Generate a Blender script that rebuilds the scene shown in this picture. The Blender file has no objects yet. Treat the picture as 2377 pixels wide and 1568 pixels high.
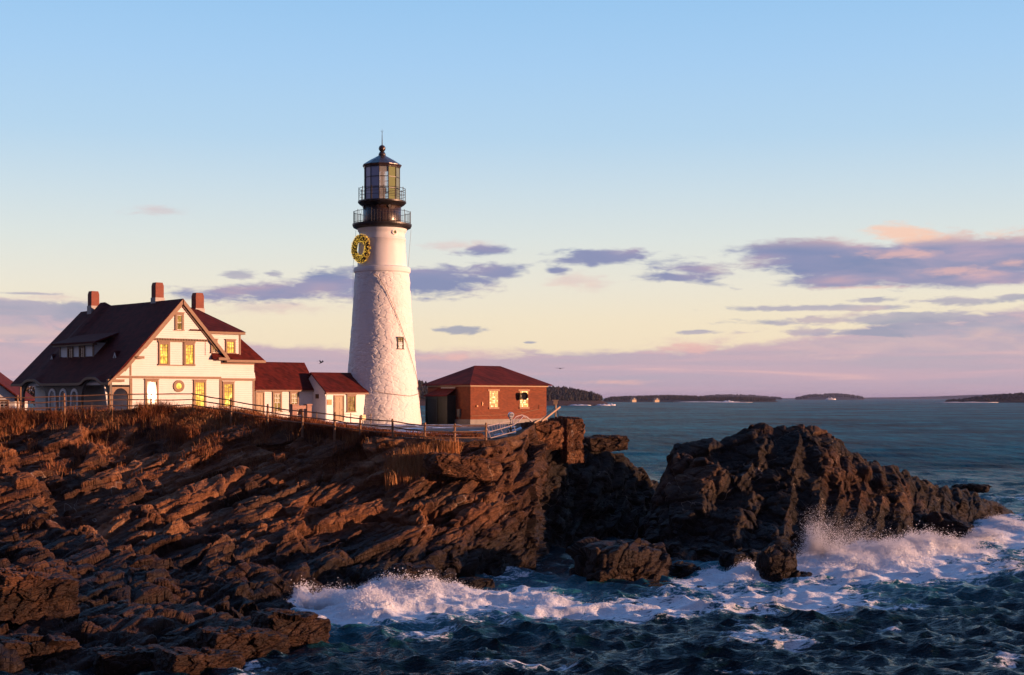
import bpy, bmesh, math, random
import numpy as np
from mathutils import Vector, Matrix

# ------------------------------------------------------------------ camera, world, sun, exposure
scn = bpy.context.scene
COL = scn.collection
S, CX, H0, CZ = 3301.4, 1188.5, 923.0, 12.0      # focal length in photo units, centre column, eye level, eye height
R = math.radians

cam_d = bpy.data.cameras.new('camera')
cam_d.sensor_width = 36.0
cam_d.lens = 50.0
cam_d.shift_y = (923.0 - 784.0) / 2377.0
cam_d.clip_start = 0.5
cam_d.clip_end = 80000.0
cam = bpy.data.objects.new('camera', cam_d)
cam.location = (0, 0, CZ)
cam.rotation_euler = (R(90), 0, 0)
COL.objects.link(cam)
scn.camera = cam

SUN_AZ, SUN_EL = R(78), R(4.6)
SUN_DIR = Vector((math.sin(SUN_AZ) * math.cos(SUN_EL), -math.cos(SUN_AZ) * math.cos(SUN_EL), math.sin(SUN_EL)))
sun_d = bpy.data.lights.new('sun', 'SUN')
sun_d.energy = 5.0
sun_d.angle = R(0.55)
sun_d.color = (1.0, 0.51, 0.30)
sun = bpy.data.objects.new('sun', sun_d)
sun.rotation_euler = SUN_DIR.to_track_quat('Z', 'Y').to_euler()
sun.location = (60, -20, 60)
COL.objects.link(sun)

scn.view_settings.view_transform = 'Standard'
scn.view_settings.look = 'None'
scn.view_settings.gamma = 1.0
scn.view_settings.exposure = 0.55
scn.cycles.caustics_reflective = False
scn.cycles.caustics_refractive = False
scn.cycles.max_bounces = 6
scn.cycles.diffuse_bounces = 3
scn.cycles.glossy_bounces = 3
scn.cycles.transparent_max_bounces = 12
try:
    scn.cycles.use_denoising = True
except Exception:
    pass


def lin(r, g, b):
    f = lambda c: ((c / 255 + 0.055) / 1.055) ** 2.4 if c > 10 else c / 255 / 12.92
    return (f(r), f(g), f(b), 1.0)


class NT:
    """small helper for node trees"""
    def __init__(self, tree):
        self.t = tree
        self.n = tree.nodes
        self.l = tree.links

    def new(self, typ, **kw):
        nd = self.n.new(typ)
        for k, v in kw.items():
            setattr(nd, k, v)
        return nd

    def set(self, sock, v):
        if hasattr(v, 'is_output'):
            self.l.new(v, sock)
        else:
            sock.default_value = v

    def math(self, op, a, b=None, c=None, clamp=False):
        nd = self.n.new('ShaderNodeMath')
        nd.operation = op
        nd.use_clamp = clamp
        self.set(nd.inputs[0], a)
        if b is not None:
            self.set(nd.inputs[1], b)
        if c is not None:
            self.set(nd.inputs[2], c)
        return nd.outputs[0]

    def mix(self, f, a, b, blend='MIX'):
        nd = self.n.new('ShaderNodeMix')
        nd.data_type = 'RGBA'
        nd.blend_type = blend
        self.set(nd.inputs[0], f)
        self.set(nd.inputs[6], a)
        self.set(nd.inputs[7], b)
        return nd.outputs[2]

    def smooth(self, x, lo, hi, a=0.0, b=1.0):
        nd = self.n.new('ShaderNodeMapRange')
        nd.interpolation_type = 'SMOOTHSTEP'
        self.set(nd.inputs[0], x)
        self.set(nd.inputs[1], lo)
        self.set(nd.inputs[2], hi)
        self.set(nd.inputs[3], a)
        self.set(nd.inputs[4], b)
        return nd.outputs[0]

    def noise(self, vec, scale, detail=4.0, rough=0.55, dist=0.0, out=0, lac=2.0):
        nd = self.n.new('ShaderNodeTexNoise')
        if vec is not None:
            self.l.new(vec, nd.inputs['Vector'])
        nd.inputs['Scale'].default_value = scale
        nd.inputs['Detail'].default_value = detail
        nd.inputs['Roughness'].default_value = rough
        nd.inputs['Distortion'].default_value = dist
        nd.inputs['Lacunarity'].default_value = lac
        return nd.outputs[out]

    def ramp(self, fac, stops, interp='LINEAR'):
        nd = self.n.new('ShaderNodeValToRGB')
        nd.color_ramp.interpolation = interp
        el = nd.color_ramp.elements
        while len(el) > 1:
            el.remove(el[0])
        el[0].position = stops[0][0]
        el[0].color = stops[0][1]
        for p, c in stops[1:]:
            e = el.new(p)
            e.color = c
        self.set(nd.inputs[0], fac)
        return nd.outputs[0]

    def comb(self, x, y, z):
        nd = self.n.new('ShaderNodeCombineXYZ')
        self.set(nd.inputs[0], x)
        self.set(nd.inputs[1], y)
        self.set(nd.inputs[2], z)
        return nd.outputs[0]


# ---- the world: clear dawn sky, cloud streaks placed by azimuth and elevation, glow round the sun
def azel(u, v):
    a = math.atan((u - CX) / S)
    e = math.atan((H0 - v) / S * math.cos(a))
    return a, e


world = bpy.data.worlds.new('World')
scn.world = world
world.use_nodes = True
W = NT(world.node_tree)
W.n.clear()
tc = W.new('ShaderNodeTexCoord')
sep = W.new('ShaderNodeSeparateXYZ')
W.l.new(tc.outputs['Generated'], sep.inputs[0])
AZ = W.math('ARCTAN2', sep.outputs[0], sep.outputs[1])
EL = W.math('ARCSINE', sep.outputs[2])
EF = W.math('DIVIDE', EL, 1.5708, clamp=True)
DEG = lambda v: math.atan((H0 - v) / S) / 1.5708
sky = W.ramp(EF, [
    (0.0, lin(230, 206, 196)),
    (DEG(830), lin(245, 226, 196)),
    (DEG(750), lin(244, 229, 202)),
    (DEG(660), lin(235, 230, 216)),
    (DEG(560), lin(221, 228, 226)),
    (DEG(450), lin(204, 222, 233)),
    (DEG(320), lin(181, 213, 239)),
    (DEG(150), lin(166, 206, 243)),
    (DEG(0), lin(153, 199, 241)),
    (0.30, lin(112, 165, 226)),
    (1.0, lin(70, 120, 196)),
])
# slightly duller towards the left of the view, as the sun is on the right
vec_c = W.comb(W.math('MULTIPLY', AZ, 24.0), W.math('MULTIPLY', EL, 95.0), 3.7)
vec_f = W.comb(W.math('MULTIPLY', AZ, 75.0), W.math('MULTIPLY', EL, 260.0), 1.3)
n_big = W.noise(vec_c, 1.0, 5.0, 0.55, 0.4)
n_fine = W.noise(vec_f, 1.0, 6.0, 0.62, 0.5)
NZ = W.math('ADD', W.math('MULTIPLY', W.math('SUBTRACT', n_big, 0.5), 2.6),
            W.math('MULTIPLY', W.math('SUBTRACT', n_fine, 0.5), 1.7))


def blob(u, v, ru, rv, gain=1.0, tilt=0.0):
    """a soft ellipse of cloud in azimuth and elevation, 1 in its middle and 0 at its rim"""
    a0, e0 = azel(u, v)
    dx = W.math('SUBTRACT', AZ, a0)
    dy = W.math('SUBTRACT', EL, e0)
    if tilt:
        dy = W.math('SUBTRACT', dy, W.math('MULTIPLY', dx, tilt))
    dx = W.math('DIVIDE', dx, ru / S)
    dy = W.math('DIVIDE', dy, rv / S)
    q = W.math('SQRT', W.math('ADD', W.math('MULTIPLY', dx, dx), W.math('MULTIPLY', dy, dy)))
    return W.math('MULTIPLY', W.math('SUBTRACT', 1.0, q), gain)


def union(bl):
    m = bl[0]
    for b in bl[1:]:
        m = W.math('MAXIMUM', m, b)
    return m


def layer(base, m, colour, lo=0.0, hi=0.55, alpha=1.0, nz=1.0):
    f = W.smooth(W.math('ADD', m, W.math('MULTIPLY', NZ, nz)), lo, hi)
    return W.mix(W.math('MULTIPLY', f, alpha), base, colour)


v_el = W.math('MULTIPLY', EL, -S)            # rough photo rows, so colours can change with height
# mauve bank along the horizon; its top rises towards the right
bank_top = W.math('ADD', azel(0, 806)[1], W.math('MULTIPLY', W.math('MULTIPLY', AZ, AZ), 0.16))
bank_top = W.math('ADD', bank_top, W.smooth(AZ, 0.10, 0.30, 0.0, 0.009))
bank_top = W.math('ADD', bank_top, W.smooth(AZ, -0.16, -0.30, 0.0, 0.015))
bank_n = W.math('ADD', W.math('MULTIPLY', W.math('SUBTRACT', n_big, 0.5), 0.014), W.math('MULTIPLY', W.math('SUBTRACT', n_fine, 0.5), 0.007))
bank = W.smooth(W.math('SUBTRACT', W.math('ADD', bank_top, bank_n), EL), -0.001, 0.0055)
n_str = W.noise(W.comb(W.math('MULTIPLY', AZ, 5.0), W.math('MULTIPLY', EL, 95.0), 8.1), 1.0, 4.0, 0.55, 0.6)
bank_col = W.ramp(n_str, [(0.30, lin(172, 164, 188)), (0.45, lin(184, 164, 188)), (0.58, lin(198, 168, 188)), (0.70, lin(226, 182, 187)), (0.80, lin(240, 196, 182))])
low = W.smooth(EL, 0.0, 0.016, 1.0, 0.0)
bank_col = W.mix(W.math('MULTIPLY', low, 0.75), bank_col, lin(182, 160, 184))
skyc = W.mix(W.math('MULTIPLY', bank, 0.88), sky, bank_col)

# colours of the single clouds: blue grey body, violet and pink where the low sun gets at it
n_tint = W.noise(W.comb(W.math('MULTIPLY', AZ, 13.0), W.math('MULTIPLY', EL, 60.0), 5.0), 1.0, 3.0, 0.5, 0.3)
body = W.ramp(n_tint, [(0.36, lin(118, 131, 176)), (0.50, lin(146, 144, 182)), (0.60, lin(182, 158, 184)), (0.72, lin(226, 176, 178))])
pale = W.ramp(n_tint, [(0.36, lin(172, 170, 192)), (0.55, lin(206, 182, 194)), (0.70, lin(236, 200, 190))])
grey = W.ramp(n_tint, [(0.36, lin(150, 156, 182)), (0.55, lin(176, 170, 190)), (0.72, lin(214, 186, 188))])
# faint veils first
veil = union([blob(1330, 655, 110, 26), blob(640, 712, 190, 26), blob(1060, 572, 130, 16), blob(360, 486, 80, 15),
              blob(1980, 800, 560, 36), blob(110, 690, 170, 18), blob(1100, 822, 150, 26)])
skyc = layer(skyc, veil, W.mix(0.4, pale, lin(245, 200, 186)), 0.0, 1.0, 0.55, 0.8)
right_streaks = union([blob(1880, 716, 230, 9), blob(2120, 742, 360, 17), blob(2090, 772, 330, 11), blob(1620, 772, 60, 7),
                       blob(2030, 696, 62, 9), blob(2230, 698, 120, 11), blob(2360, 690, 70, 10), blob(1230, 795, 20, 4), blob(1060, 766, 70, 11), blob(2260, 760, 260, 22)])
skyc = layer(skyc, right_streaks, grey, -0.05, 0.5, 0.85, 0.8)
left_grey = union([blob(90, 728, 190, 34), blob(60, 770, 170, 40), blob(560, 640, 45, 12), blob(640, 638, 28, 9), blob(790, 640, 80, 20), blob(60, 682, 120, 5)])
skyc = layer(skyc, left_grey, grey, -0.05, 0.65, 0.85, 0.9)
mid = union([blob(620, 680, 210, 28, 1.7), blob(780, 666, 170, 40, 1.6), blob(1020, 654, 170, 42, 1.7), blob(1150, 630, 90, 24, 1.6), blob(1290, 628, 32, 14),
             blob(1130, 583, 76, 14, 1.2), blob(1385, 596, 125, 23, 1.8), blob(1600, 628, 120, 26, 0.95, -0.12), blob(1550, 640, 90, 14)])
skyc = layer(skyc, mid, W.mix(0.6, body, lin(124, 134, 180)), -0.15, 0.85, 0.95)
big = union([blob(1850, 582, 170, 30, 1.7), blob(1990, 610, 270, 52, 2.0), blob(2260, 598, 300, 64, 2.1), blob(1950, 650, 180, 24, 1.7), blob(2200, 640, 290, 32, 1.8), blob(2420, 590, 190, 66, 2.0)])
big_n = W.math('ADD', big, W.math('MULTIPLY', NZ, 0.75))
bigf = W.smooth(big_n, -0.1, 0.8)
e_hi, e_lo = azel(2100, 545)[1], azel(2100, 650)[1]
toplit = W.smooth(EL, azel(2100, 580)[1], azel(2100, 545)[1])
big_col = W.mix(W.math('MULTIPLY', toplit, 0.8), body, lin(246, 196, 178))
big_col = W.mix(W.smooth(AZ, 0.19, 0.27, 0.55, 0.0), big_col, lin(112, 128, 178))
skyc = W.mix(W.math('MULTIPLY', bigf, 0.95), skyc, big_col)
puff = union([blob(2090, 542, 80, 28, 1.6), blob(2150, 548, 60, 14), blob(2310, 544, 50, 14)])
skyc = layer(skyc, puff, lin(250, 204, 182), -0.1, 1.0, 0.9, 1.0)
pk = union([blob(2220, 628, 120, 12), blob(2000, 668, 140, 6), blob(2090, 590, 130, 12), blob(2340, 612, 60, 12), blob(1620, 812, 110, 14), blob(1060, 832, 90, 12), blob(1420, 888, 120, 7)])
skyc = layer(skyc, pk, lin(242, 188, 180), -0.1, 1.1, 0.62, 1.1)

# glow of the low sun, out of the frame on the right
dotn = W.new('ShaderNodeVectorMath', operation='DOT_PRODUCT')
W.l.new(tc.outputs['Generated'], dotn.inputs[0])
dotn.inputs[1].default_value = SUN_DIR
ANG = W.math('ARCCOSINE', W.math('MINIMUM', dotn.outputs['Value'], 0.99999))
glow1 = W.smooth(ANG, R(13), R(1), 0.0, 5.0)
glow2 = W.smooth(ANG, R(40), R(6), 0.0, 0.22)
gl = W.mix(1.0, lin(0, 0, 0), lin(0, 0, 0))
g1 = W.new('ShaderNodeVectorMath', operation='SCALE')
g1.inputs[0].default_value = (1.0, 0.62, 0.16)
W.l.new(glow1, g1.inputs['Scale'])
g2 = W.new('ShaderNodeVectorMath', operation='SCALE')
g2.inputs[0].default_value = (1.0, 0.55, 0.24)
W.l.new(glow2, g2.inputs['Scale'])
skyc = W.mix(1.0, skyc, g1.outputs[0], 'ADD')
skyc = W.mix(1.0, skyc, g2.outputs[0], 'ADD')
nish = W.new('ShaderNodeTexSky', sky_type='NISHITA')
nish.sun_disc = False
nish.sun_elevation = SUN_EL
nish.sun_rotation = R(180) - SUN_AZ
nish_s = W.new('ShaderNodeVectorMath', operation='SCALE')
W.l.new(nish.outputs[0], nish_s.inputs[0])
nish_s.inputs['Scale'].default_value = 0.02
skyc = W.mix(1.0, skyc, nish_s.outputs[0], 'ADD')
# sky dimmed behind the camera and overhead to cut the front fill
skyc = W.mix(1.0, skyc, W.ramp(W.smooth(sep.outputs[1], 0.45, -0.35), [(0.0, (1, 1, 1, 1)), (1.0, (0.21, 0.24, 0.31, 1))]), 'MULTIPLY')
# below the horizon: dark sea
skyc = W.mix(W.smooth(EL, -0.004, -0.0005, 1.0, 0.0), skyc, lin(60, 90, 120))
bg = W.new('ShaderNodeBackground')
W.l.new(skyc, bg.inputs[0])
bg.inputs[1].default_value = 0.65
wo = W.new('ShaderNodeOutputWorld')
W.l.new(bg.outputs[0], wo.inputs[0])
world.cycles.sampling_method = 'MANUAL'
world.cycles.sample_map_resolution = 1024


# ------------------------------------------------------------------ helpers
def at(u, v, Y):
    """the point seen at photo position (u, v) of the 2377 wide photo at depth Y"""
    return Vector(((u - CX) / S * Y, Y, CZ - (v - H0) / S * Y))


def tag(o, label=None, cat=None, group=None, kind=None):
    for k, v in (('label', label), ('category', cat), ('group', group), ('kind', kind)):
        if v:
            o[k] = v
    return o


def empty(name, loc=(0, 0, 0), rz=0.0, label=None, cat=None, group=None):
    o = bpy.data.objects.new(name, None)
    o.location = loc
    o.rotation_euler = (0, 0, rz)
    o.empty_display_size = 0.3
    COL.objects.link(o)
    return tag(o, label, cat, group)


class MB:
    """collects shapes and links them as one mesh object"""
    def __init__(self):
        self.v, self.f = [], []

    def add(self, vs, fs):
        n = len(self.v)
        self.v += [tuple(p) for p in vs]
        self.f += [tuple(i + n for i in f) for f in fs]
        return self

    def box(self, x0, x1, y0, y1, z0, z1, M=None):
        vs = [(x0, y0, z0), (x1, y0, z0), (x1, y1, z0), (x0, y1, z0), (x0, y0, z1), (x1, y0, z1), (x1, y1, z1), (x0, y1, z1)]
        if M:
            vs = [M(*p) for p in vs]
        return self.add(vs, [(0, 3, 2, 1), (4, 5, 6, 7), (0, 1, 5, 4), (1, 2, 6, 5), (2, 3, 7, 6), (3, 0, 4, 7)])

    def prism(self, poly, M, d0, d1):
        """polygon of (s, t) pairs extruded from d0 to d1, mapped by M(s, t, d)"""
        n = len(poly)
        vs = [M(s, t, d0) for s, t in poly] + [M(s, t, d1) for s, t in poly]
        fs = [tuple(range(n))[::-1], tuple(range(n, 2 * n))] + [(i, (i + 1) % n, n + (i + 1) % n, n + i) for i in range(n)]
        return self.add(vs, fs)

    def hexa(self, p):
        """eight corners: bottom four then top four"""
        return self.add(p, [(0, 3, 2, 1), (4, 5, 6, 7), (0, 1, 5, 4), (1, 2, 6, 5), (2, 3, 7, 6), (3, 0, 4, 7)])

    def slab(self, quad, th):
        """a flat roof plane with thickness downward"""
        p = [Vector(q) for q in quad]
        return self.hexa([q - Vector((0, 0, th)) for q in p] + p)

    def bar(self, a, b, w, h=None, up=(0, 0, 1)):
        a, b = Vector(a), Vector(b)
        h = h or w
        d = (b - a).normalized()
        u = Vector(up)
        if abs(d.dot(u)) > 0.98:
            u = Vector((1, 0, 0))
        s = d.cross(u).normalized()
        t = s.cross(d)
        o = [(-w / 2, -h / 2), (w / 2, -h / 2), (w / 2, h / 2), (-w / 2, h / 2)]
        return self.hexa([a + s * i + t * j for i, j in o] + [b + s * i + t * j for i, j in o])

    def tube(self, pts, r, n=8, cap=True):
        pts = [Vector(p) for p in pts]
        rs = r if isinstance(r, (list, tuple)) else [r] * len(pts)
        vs, fs = [], []
        up = Vector((0, 0, 1))
        for i, p in enumerate(pts):
            d = (pts[min(i + 1, len(pts) - 1)] - pts[max(i - 1, 0)]).normalized()
            u = up if abs(d.dot(up)) < 0.95 else Vector((1, 0, 0))
            s = d.cross(u).normalized()
            t = s.cross(d)
            for k in range(n):
                a = 2 * math.pi * k / n
                vs.append(p + (s * math.cos(a) + t * math.sin(a)) * rs[i])
        for i in range(len(pts) - 1):
            for k in range(n):
                k2 = (k + 1) % n
                fs.append((i * n + k, i * n + k2, (i + 1) * n + k2, (i + 1) * n + k))
        if cap:
            fs.append(tuple(range(n))[::-1])
            fs.append(tuple((len(pts) - 1) * n + k for k in range(n)))
        return self.add(vs, fs)

    def ring(self, c, rad, r, n=48, m=6, a0=0.0, a1=2 * math.pi, axis='z'):
        """torus (or an arc of one) round the z axis"""
        pts = []
        full = abs(a1 - a0 - 2 * math.pi) < 1e-6
        for i in range(n + (0 if full else 1)):
            a = a0 + (a1 - a0) * i / n
            pts.append((a, c[0] + rad * math.cos(a), c[1] + rad * math.sin(a)))
        vs, fs = [], []
        for a, x, y in pts:
            for k in range(m):
                b = 2 * math.pi * k / m
                vs.append((x + r * math.cos(b) * math.cos(a), y + r * math.cos(b) * math.sin(a), c[2] + r * math.sin(b)))
        cnt = len(pts)
        for i in range(cnt if full else cnt - 1):
            j = (i + 1) % cnt
            for k in range(m):
                k2 = (k + 1) % m
                fs.append((i * m + k, j * m + k, j * m + k2, i * m + k2))
        return self.add(vs, fs)

    def lathe(self, prof, n=48, c=(0, 0), cap=True):
        vs, fs = [], []
        for r, z in prof:
            for k in range(n):
                a = 2 * math.pi * k / n
                vs.append((c[0] + r * math.cos(a), c[1] + r * math.sin(a), z))
        for i in range(len(prof) - 1):
            for k in range(n):
                k2 = (k + 1) % n
                fs.append((i * n + k, i * n + k2, (i + 1) * n + k2, (i + 1) * n + k))
        if cap:
            fs.append(tuple(range(n))[::-1])
            fs.append(tuple((len(prof) - 1) * n + k for k in range(n)))
        return self.add(vs, fs)

    def build(self, name, mat, parent=None, smooth=False, fix=True, loc=None):
        me = bpy.data.meshes.new(name)
        me.from_pydata(self.v, [], self.f)
        if fix:
            bm = bmesh.new()
            bm.from_mesh(me)
            bmesh.ops.recalc_face_normals(bm, faces=bm.faces)
            bm.to_mesh(me)
            bm.free()
        if smooth:
            me.polygons.foreach_set('use_smooth', [True] * len(me.polygons))
        me.materials.append(mat)
        o = bpy.data.objects.new(name, me)
        COL.objects.link(o)
        if parent is not None:
            o.parent = parent
        if loc is not None:
            o.location = loc
        return o


def np_mesh(name, verts, quads, mat, smooth=True, attrs=None, parent=None):
    """fast mesh from numpy arrays; quads is (N, 4) or (N, 3)"""
    me = bpy.data.meshes.new(name)
    nv, nf, k = len(verts), len(quads), quads.shape[1]
    me.vertices.add(nv)
    me.vertices.foreach_set('co', np.ascontiguousarray(verts, dtype=np.float32).ravel())
    me.loops.add(nf * k)
    me.loops.foreach_set('vertex_index', np.ascontiguousarray(quads, dtype=np.int32).ravel())
    me.polygons.add(nf)
    me.polygons.foreach_set('loop_start', np.arange(0, nf * k, k, dtype=np.int32))
    me.polygons.foreach_set('loop_total', np.full(nf, k, dtype=np.int32))
    me.polygons.foreach_set('use_smooth', np.full(nf, smooth, dtype=bool))
    for an, av in (attrs or {}).items():
        a = me.attributes.new(an, 'FLOAT', 'POINT')
        a.data.foreach_set('value', np.ascontiguousarray(av, dtype=np.float32))
    me.update(calc_edges=True)
    me.materials.append(mat)
    o = bpy.data.objects.new(name, me)
    COL.objects.link(o)
    if parent is not None:
        o.parent = parent
    return o


def grid_quads(nr, nc):
    i = np.arange(nr * nc).reshape(nr, nc)
    return np.stack([i[:-1, :-1], i[1:, :-1], i[1:, 1:], i[:-1, 1:]], -1).reshape(-1, 4)


# ---- numpy noise
def _hash(ix, iy, iz, seed):
    h = (ix.astype(np.uint32) * np.uint32(374761393)) ^ (iy.astype(np.uint32) * np.uint32(668265263)) ^ (iz.astype(np.uint32) * np.uint32(2147483647 - 58)) ^ np.uint32(seed * 974711 & 0xffffffff)
    h = (h ^ (h >> np.uint32(13))) * np.uint32(1274126177)
    h = (h ^ (h >> np.uint32(16))) * np.uint32(2246822519)
    return h ^ (h >> np.uint32(15))


def _f(h):
    return (h & np.uint32(0xffff)).astype(np.float32) / 65535.0


def vnoise(p, seed=0):
    """smooth value noise on (N, 3), 0..1"""
    b = np.floor(p).astype(np.int32)
    f = (p - b).astype(np.float32)
    f = f * f * (3 - 2 * f)
    r = 0
    for dx in (0, 1):
        wx = f[:, 0] if dx else 1 - f[:, 0]
        for dy in (0, 1):
            wy = f[:, 1] if dy else 1 - f[:, 1]
            for dz in (0, 1):
                wz = f[:, 2] if dz else 1 - f[:, 2]
                r = r + wx * wy * wz * _f(_hash(b[:, 0] + dx, b[:, 1] + dy, b[:, 2] + dz, seed))
    return r


def fbm(p, octaves=4, seed=0, gain=0.5):
    r, a, t = 0, 1.0, 0
    for i in range(octaves):
        r = r + a * vnoise(p * (2.03 ** i) + i * 17.3, seed + i)
        t += a
        a *= gain
    return r / t


def cells(q, seed=0):
    """nearest jittered lattice point: (random value, offset vector to it, second distance minus first)"""
    b = np.floor(q - 0.5).astype(np.int32)
    n = len(q)
    best = np.full(n, 9.0, np.float32)
    sec = np.full(n, 9.0, np.float32)
    bh = np.zeros(n, np.uint32)
    bd = np.zeros((n, 3), np.float32)
    for dx in (0, 1):
        for dy in (0, 1):
            for dz in (0, 1):
                c = b + np.array([dx, dy, dz], np.int32)
                h = _hash(c[:, 0], c[:, 1], c[:, 2], seed)
                h2 = (h * np.uint32(2654435761)) ^ (h >> np.uint32(7))
                j = np.stack([_f(h), _f(h >> np.uint32(16)), _f(h2 >> np.uint32(9))], 1) * 0.8 + 0.1
                d = (q - (c + j)).astype(np.float32)
                d2 = (d * d).sum(1)
                m = d2 < best
                sec = np.where(m, best, np.minimum(sec, d2))
                best = np.where(m, d2, best)
                bh = np.where(m, h2, bh)
                bd = np.where(m[:, None], d, bd)
    return bh, bd, np.sqrt(sec) - np.sqrt(best)


def rock_disp(P, frame, amps, scales, seed=0, tilt=0.55, warp=0.8, bias=(0, 0)):
    """height of jointed, bedded rock: blocks at several sizes, each shifted and tilted as a whole"""
    B = np.array(frame, np.float32)            # rows: strike, dip, bedding normal
    w = np.stack([fbm(P / 6.0 + k * 31.0, 3, seed + 50 + k) - 0.5 for k in range(3)], 1) * 2.0 * warp
    Q = (P + w) @ B.T
    out = np.zeros(len(P), np.float32)
    crack = np.zeros(len(P), np.float32)
    for i, (A, sc) in enumerate(zip(amps, scales)):
        sc = np.array(sc, np.float32)
        h, d, e = cells(Q / sc, seed + i * 7)
        r = _f(h) - 0.5
        tx = (_f(h >> np.uint32(5)) - 0.5 + bias[0]) * tilt * 2
        ty = (_f(h >> np.uint32(11)) - 0.5 + bias[1]) * tilt * 2
        out += A * (r + tx * d[:, 0] + ty * d[:, 1])
        crack = np.maximum(crack, np.clip(1 - e / (0.07 + 0.02 * i), 0, 1) * (1.0 if i < 2 else 0.6))
        out -= A * 0.22 * np.clip(1 - e / 0.10, 0, 1)
    return out, crack


def frame_from(nb, st=None):
    nb = np.array(nb, float)
    nb /= np.linalg.norm(nb)
    st = np.cross(nb, [0, 0, 1.0]) if st is None else np.array(st, float)
    st = st - nb * st.dot(nb)
    st /= np.linalg.norm(st)
    dd = np.cross(nb, st)
    return [st, dd, nb]


# ------------------------------------------------------------------ materials
def material(name):
    m = bpy.data.materials.new(name)
    m.use_nodes = True
    t = NT(m.node_tree)
    t.n.clear()
    t.out = t.new('ShaderNodeOutputMaterial')
    t.p = t.new('ShaderNodeBsdfPrincipled')
    t.l.new(t.p.outputs[0], t.out.inputs[0])
    t.tc = t.new('ShaderNodeTexCoord')
    t.obj = t.tc.outputs['Object']
    return m, t


def bump(t, h, dist=0.02, strength=1.0, normal=None):
    b = t.new('ShaderNodeBump')
    b.inputs['Strength'].default_value = strength
    b.inputs['Distance'].default_value = dist
    t.l.new(h, b.inputs['Height'])
    if normal is not None:
        t.l.new(normal, b.inputs['Normal'])
    return b.outputs[0]


def simple(name, col, rough=0.6, var=0.18, scale=4.0, metal=0.0, bmp=0.0, spec=0.5):
    m, t = material(name)
    n = t.noise(t.obj, scale, 5.0, 0.6)
    a = tuple(c * (1 - var) for c in col[:3]) + (1,)
    b = tuple(min(1, c * (1 + var)) for c in col[:3]) + (1,)
    t.l.new(t.ramp(n, [(0.3, a), (0.7, b)]), t.p.inputs['Base Color'])
    t.p.inputs['Roughness'].default_value = rough
    t.p.inputs['Metallic'].default_value = metal
    t.p.inputs['Specular IOR Level'].default_value = spec
    if bmp:
        t.l.new(bump(t, t.noise(t.obj, scale * 6, 4.0, 0.6), bmp), t.p.inputs['Normal'])
    return m


def clapboard(name, col, pitch=0.19, depth=0.03):
    m, t = material(name)
    s = t.new('ShaderNodeSeparateXYZ')
    t.l.new(t.obj, s.inputs[0])
    fr = t.math('FRACT', t.math('DIVIDE', s.outputs[2], pitch))
    n = t.noise(t.obj, 1.3, 5.0, 0.6)
    n2 = t.noise(t.obj, 14.0, 4.0, 0.6)
    v = t.math('ADD', t.math('MULTIPLY', n, 0.7), t.math('MULTIPLY', n2, 0.3))
    c = t.ramp(v, [(0.25, tuple(x * 0.86 for x in col[:3]) + (1,)), (0.7, col)])
    t.l.new(c, t.p.inputs['Base Color'])
    t.p.inputs['Roughness'].default_value = 0.55
    t.l.new(bump(t, t.math('SUBTRACT', 1.0, fr), depth), t.p.inputs['Normal'])
    return m


def brick(name, c1, c2, mortar, w=0.22, h=0.075, bmp=0.008):
    m, t = material(name)
    s = t.new('ShaderNodeSeparateXYZ')
    t.l.new(t.obj, s.inputs[0])
    vec = t.comb(t.math('ADD', s.outputs[0], s.outputs[1]), s.outputs[2], 0.0)
    b = t.new('ShaderNodeTexBrick')
    t.l.new(vec, b.inputs['Vector'])
    b.inputs['Color1'].default_value = c1
    b.inputs['Color2'].default_value = c2
    b.inputs['Mortar'].default_value = mortar
    b.inputs['Scale'].default_value = 1.0
    b.inputs['Brick Width'].default_value = w
    b.inputs['Row Height'].default_value = h
    b.inputs['Mortar Size'].default_value = 0.009
    b.inputs['Mortar Smooth'].default_value = 0.2
    b.inputs['Bias'].default_value = 0.0
    n = t.noise(t.obj, 0.9, 6.0, 0.65)
    c = t.mix(t.smooth(n, 0.35, 0.75, 0.0, 0.4), b.outputs[0], tuple(x * 0.55 for x in c1[:3]) + (1,))
    t.l.new(c, t.p.inputs['Base Color'])
    t.p.inputs['Roughness'].default_value = 0.85
    t.l.new(bump(t, t.math('SUBTRACT', 1.0, b.outputs[1]), bmp), t.p.inputs['Normal'])
    return m


def shingles(name, col):
    m, t = material(name)
    s = t.new('ShaderNodeSeparateXYZ')
    t.l.new(t.obj, s.inputs[0])
    row = t.math('DIVIDE', s.outputs[2], 0.2)
    fr = t.math('FRACT', row)
    vec = t.comb(t.math('ADD', s.outputs[0], s.outputs[1]), t.math('FLOOR', row), 0.0)
    wn = t.new('ShaderNodeTexWhiteNoise')
    v2 = t.comb(t.math('FLOOR', t.math('MULTIPLY', t.math('ADD', s.outputs[0], s.outputs[1]), 3.4)), t.math('FLOOR', row), 0.0)
    t.l.new(v2, wn.inputs['Vector'])
    n = t.noise(t.obj, 0.7, 5.0, 0.6)
    k = t.math('ADD', t.math('MULTIPLY', wn.outputs['Value'], 0.45), t.math('MULTIPLY', n, 0.7))
    c = t.ramp(k, [(0.2, tuple(x * 0.45 for x in col[:3]) + (1,)), (0.85, tuple(x * 1.3 for x in col[:3]) + (1,))])
    t.l.new(c, t.p.inputs['Base Color'])
    t.p.inputs['Roughness'].default_value = 0.9
    t.p.inputs['Specular IOR Level'].default_value = 0.2
    hh = t.math('ADD', t.math('SUBTRACT', 1.0, fr), t.math('MULTIPLY', wn.outputs['Value'], 0.5))
    t.l.new(bump(t, hh, 0.035), t.p.inputs['Normal'])
    return m


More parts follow.
